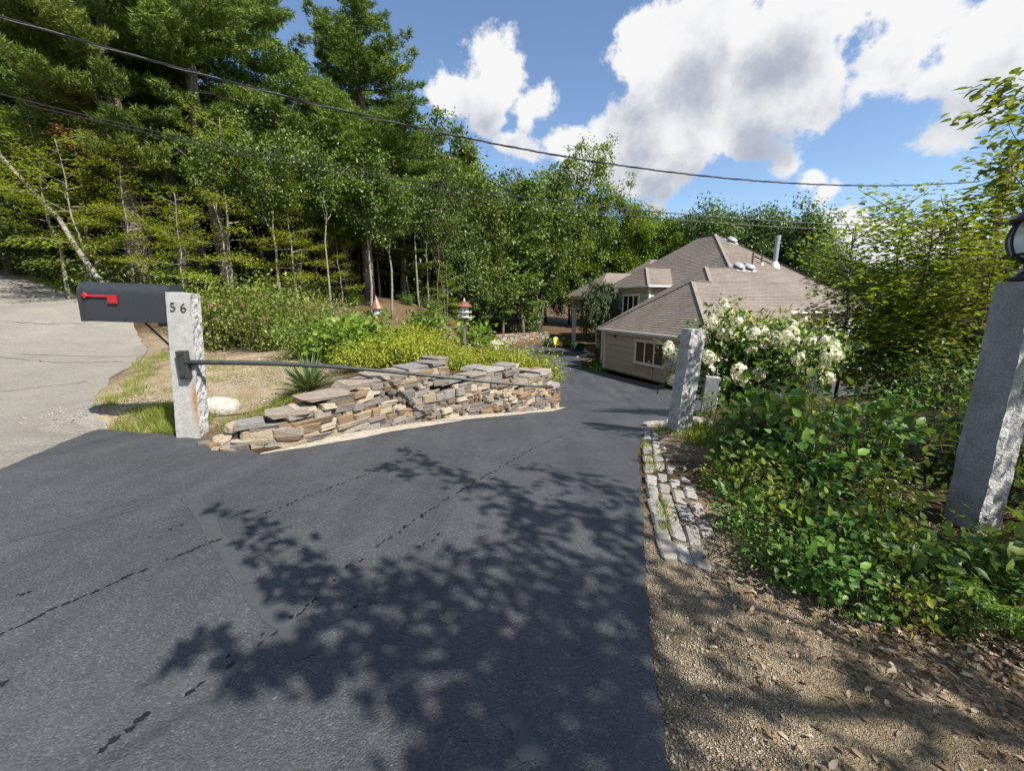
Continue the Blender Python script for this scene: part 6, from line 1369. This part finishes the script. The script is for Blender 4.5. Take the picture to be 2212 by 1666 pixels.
cs = [(1.2+.9*f+rng.normal()*.1+.35, 2.0+3.2*f, .13, .9) for f in np.linspace(.15, 1.05, 34)]+[(rng.uniform(1.9,2.3), rng.uniform(4.2,5.2), .15, 1.0) for _ in range(16)]+[(1.0+.6*f, 2.4+2.4*f, .05, .3) for f in rng.random(26)]+[(rng.uniform(2.3,3.2), rng.uniform(.7,1.3), .12, .4) for _ in range(10)]
tufts(cs, 90, .14, 'grass', 'tufts of grass along the cobbles on the right verge')
# pebbles
def pebbles(pos, size, mat, name, label):
    n_ = len(pos); base_ = np.array([[1,0,0],[-.5,.87,0],[-.5,-.87,0],[0,0,.8],[0,0,-.5],[.45,.6,.35]]); V = base_[None]*(size*rng.uniform(.5,1.5,n_))[:,None,None]*rng.uniform(.7,1.3,(n_,6,1))
    a_ = rng.uniform(0,6.28,n_); c_, s_ = np.cos(a_), np.sin(a_); V = np.stack([V[...,0]*c_[:,None]-V[...,1]*s_[:,None], V[...,0]*s_[:,None]+V[...,1]*c_[:,None], V[...,2]], -1)+pos[:,None]
    b_ = np.arange(n_)[:,None]*6; F = np.concatenate([b_+np.array([q_]) for q_ in ([0,5,3],[5,1,3],[1,2,3],[2,0,3],[0,1,5],[1,0,4],[2,1,4],[0,2,4])]); o_ = link(name, mesh_np(name, V.reshape(-1,3), [F], mat, np.tile(rng.random(n_), 8))); return tag(o_, label, 'gravel', kind='stuff')
m, t, b, o = new_mat('pebble'); a = t.nodes.new('ShaderNodeAttribute'); a.attribute_name = 'tint'; t.links.new(ramp(t, a.outputs['Fac'], [(0,(.15,.125,.095)),(.35,(.27,.225,.165)),(.8,(.35,.30,.225)),(1,(.46,.41,.34))]), b.inputs['Base Color']); b.inputs['Roughness'].default_value = .9
def scatter(n_, f): q_ = f(n_); d_ = sdist(q_[:,0], q_[:,1], DRIVE); q_ = q_[(d_ > .0)]; return np.c_[q_, H(q_[:,0], q_[:,1])+.002]
pebbles(scatter(30000, lambda n_: np.c_[.45+np.abs(rng.normal(size=n_))*.8, rng.uniform(.5, 2.6, n_)]), .0036, m, 'gravel', 'fine tan gravel on the right verge below the cobbles')
pebbles(scatter(2200, lambda n_: np.c_[.5+.36*rng.random(n_)**2+.5*np.clip((rng.random(n_)),0,1)*0+0, rng.uniform(.7, 5.0, n_)]+np.c_[np.zeros(n_), np.zeros(n_)]), .008, m, 'gravel', 'loose crumbs along the right edge of the asphalt')
pebbles(scatter(2600, lambda n_: np.c_[rng.uniform(-6.5,-3.2,n_), rng.uniform(5,9,n_)]), .014, m, 'gravel', 'scattered stones on the sandy ground behind the mailbox post')
LITT = leaf_mat('dead_leaves', (.08,.045,.025), (.26,.18,.11), (.5,.40,.29), .15, .7, .1, .2)
q_ = np.concatenate([np.c_[2.0+1.1*rng.random(2600)+rng.normal(size=2600)*.2, .6+1.3*rng.random(2600)], np.c_[rng.uniform(1.6,5,2600), rng.uniform(1.6,5,2600)], np.c_[.8+rng.random(700)*1.6, .7+rng.random(700)*1.6], np.c_[1.5+1.8*rng.random(5000)**.7, .55+1.1*rng.random(5000)]])
q_ = q_[sdist(q_[:,0], q_[:,1], DRIVE) > .25]; n_ = len(q_)
lm = leaf_mesh('leaf_litter', np.c_[q_, H(q_[:,0], q_[:,1])+rng.uniform(.006,.03,n_)], unit(np.c_[rng.normal(size=(n_,2)), rng.normal(size=n_)*.15]), unit(rand_unit(n_)*.35+np.array([0,0,1.])), rng.uniform(.018,.05,n_), rng.uniform(.010,.022,n_), LITT, 'leaf', None, .2); tag(link('leaf_litter', lm), 'dry brown leaf litter on the ground of the right verge', 'leaves', kind='stuff')
nd_ = np.c_[1.3+2.0*rng.random(6000)**.8, .55+1.5*rng.random(6000)]; tag(link('pine_straw', leaf_mesh('pine_straw', np.c_[nd_, H(nd_[:,0], nd_[:,1])+rng.uniform(.003,.02,6000)], unit(np.c_[rng.normal(size=(6000,2)), rng.normal(size=6000)*.08]), np.tile([0,0,1.], (6000,1)), rng.uniform(.03,.09,6000), .0025, LITT, 'tri')), 'dry straw and needles strewn on the right verge', 'straw', kind='stuff')
# bare twigs lying on the verge
TW = plain('dry_twig', (.34,.28,.21), rough=.9)
for k in range(14):
    x, y = rng.uniform(1.4, 3.0), rng.uniform(.75, 1.5); a_ = rng.uniform(0, 6.28); L_ = rng.uniform(.12, .38); pts = [(x+math.cos(a_)*L_*f+rng.normal()*.012, y+math.sin(a_)*L_*f+rng.normal()*.012, h1(x, y)+.018) for f in (0,.35,.7,1)]
    mb = MB(); mb.tube(pts, [.004,.0035,.003,.0015], 5); tag(mb.build('twig', TW), 'dry twig lying on the gravel verge', 'twig', 'twigs on the verge')

# ------------------------------------------------------------------ overhead lines
ub = at(2160, 470, 13.5); UX, UY = ub[0], ub[1]
up_ = empty('utility_pole', (UX, UY, h1(UX, UY)), 0, 'wooden utility pole half hidden by leaves at the upper right', 'pole'); ph = at(2160, 330, 13.5)[2]-h1(UX, UY)
mb = MB(); mb.tube([(0,0,-.3),(0,0,ph)], [.15,.12], 10); mb.build('shaft', wood, up_, smooth=True)
mb = MB(); mb.tube([(.0,-.12,ph-1.0),(-.35,-.3,ph-1.3),(-.55,-.3,ph-1.75),(-.3,-.25,ph-1.6),(-.1,-.15,ph-1.2)], .02, 6); mb.build('wire_loop', blk, up_)
def line(pts, A_, B_, rad, name, label, twist=0):
    """points of the photograph projected on the vertical plane through plan points A_ and B_"""
    A_, B_ = np.array(A_), np.array(B_); nrm = np.array([-(B_-A_)[1], (B_-A_)[0]]); Q = []
    for x, y in pts:
        d = ray(*px(x, y)); t_ = (A_@nrm)/(d[:2]@nrm); Q.append(np.array([0,0,CZ])+d*t_)
    S_ = np.array(Q); 
    tt = np.linspace(0, 1, len(S_)); fine = np.linspace(0, 1, 90); co = [np.polyfit(tt, S_[:,k], 3) if len(S_) > 4 else np.polyfit(tt, S_[:,k], 2) for k in range(3)]; W_ = np.c_[[np.interp(fine, tt, S_[:,k]) for k in range(3)]].T
    # smooth the height by a parabola over the plan distance
    pd = np.hypot(*(W_[:,:2]-W_[0,:2]).T); ps = np.hypot(*(S_[:,:2]-S_[0,:2]).T); W_[:,2] = np.polyval(np.polyfit(ps, S_[:,2], 3), pd)
    e0_ = W_[0]+(W_[0]-W_[4])*2; W_ = np.r_[[e0_], W_]
    c_ = empty(name, tuple(W_[0]), 0, label, 'cable'); m_ = plain('cable_black', (.02,.02,.022), rough=.45, spec=.5); m2_ = plain('cable_bare', (.38,.38,.38), rough=.35, metal=.7)
    if not twist: mb = MB(); mb.tube([w-W_[0] for w in W_], rad, 5); mb.build('wire', m_, c_)
    else:
        L_ = np.r_[0, np.cumsum(np.linalg.norm(np.diff(W_, axis=0), axis=1))]; s_ = np.linspace(0, L_[-1], 700); WW = np.c_[[np.interp(s_, L_, W_[:,k]) for k in range(3)]].T
        for j in range(3):
            an = s_*2*math.pi/.9+j*2.094; off_ = np.c_[np.cos(an)*.3*(B_-A_)[1]/np.hypot(*(B_-A_)), -np.cos(an)*.3*(B_-A_)[0]/np.hypot(*(B_-A_)), np.sin(an)]*rad
            mb = MB(); mb.tube(list(WW+off_-W_[0]), rad*(.85 if j else .6), 4, False); mb.build('strand', m2_ if j == 0 else m_, c_)
line([(0,38),(150,82),(300,122),(600,195),(900,280),(1200,338),(1500,378),(1800,400),(1950,400),(2115,393)], (-7.5,6.0), (UX, UY), .0105, 'service_cable', 'thick twisted service cable crossing the sky above the trees', 1)
line([(60,218),(242,265),(459,310),(795,373),(1053,416),(1326,451),(1518,469),(1700,478),(1879,486),(2120,494)], (-14,11), (UX, UY), .014, 'telephone_wire', 'upper of the two thin wires running in front of the trees to the right')
line([(300,285),(620,352),(800,388),(1164,447),(1320,462),(1518,481),(1700,490),(1879,499),(2120,503)], (-13,12), (UX, UY), .013, 'telephone_wire', 'lower of the two thin wires running in front of the trees to the right')
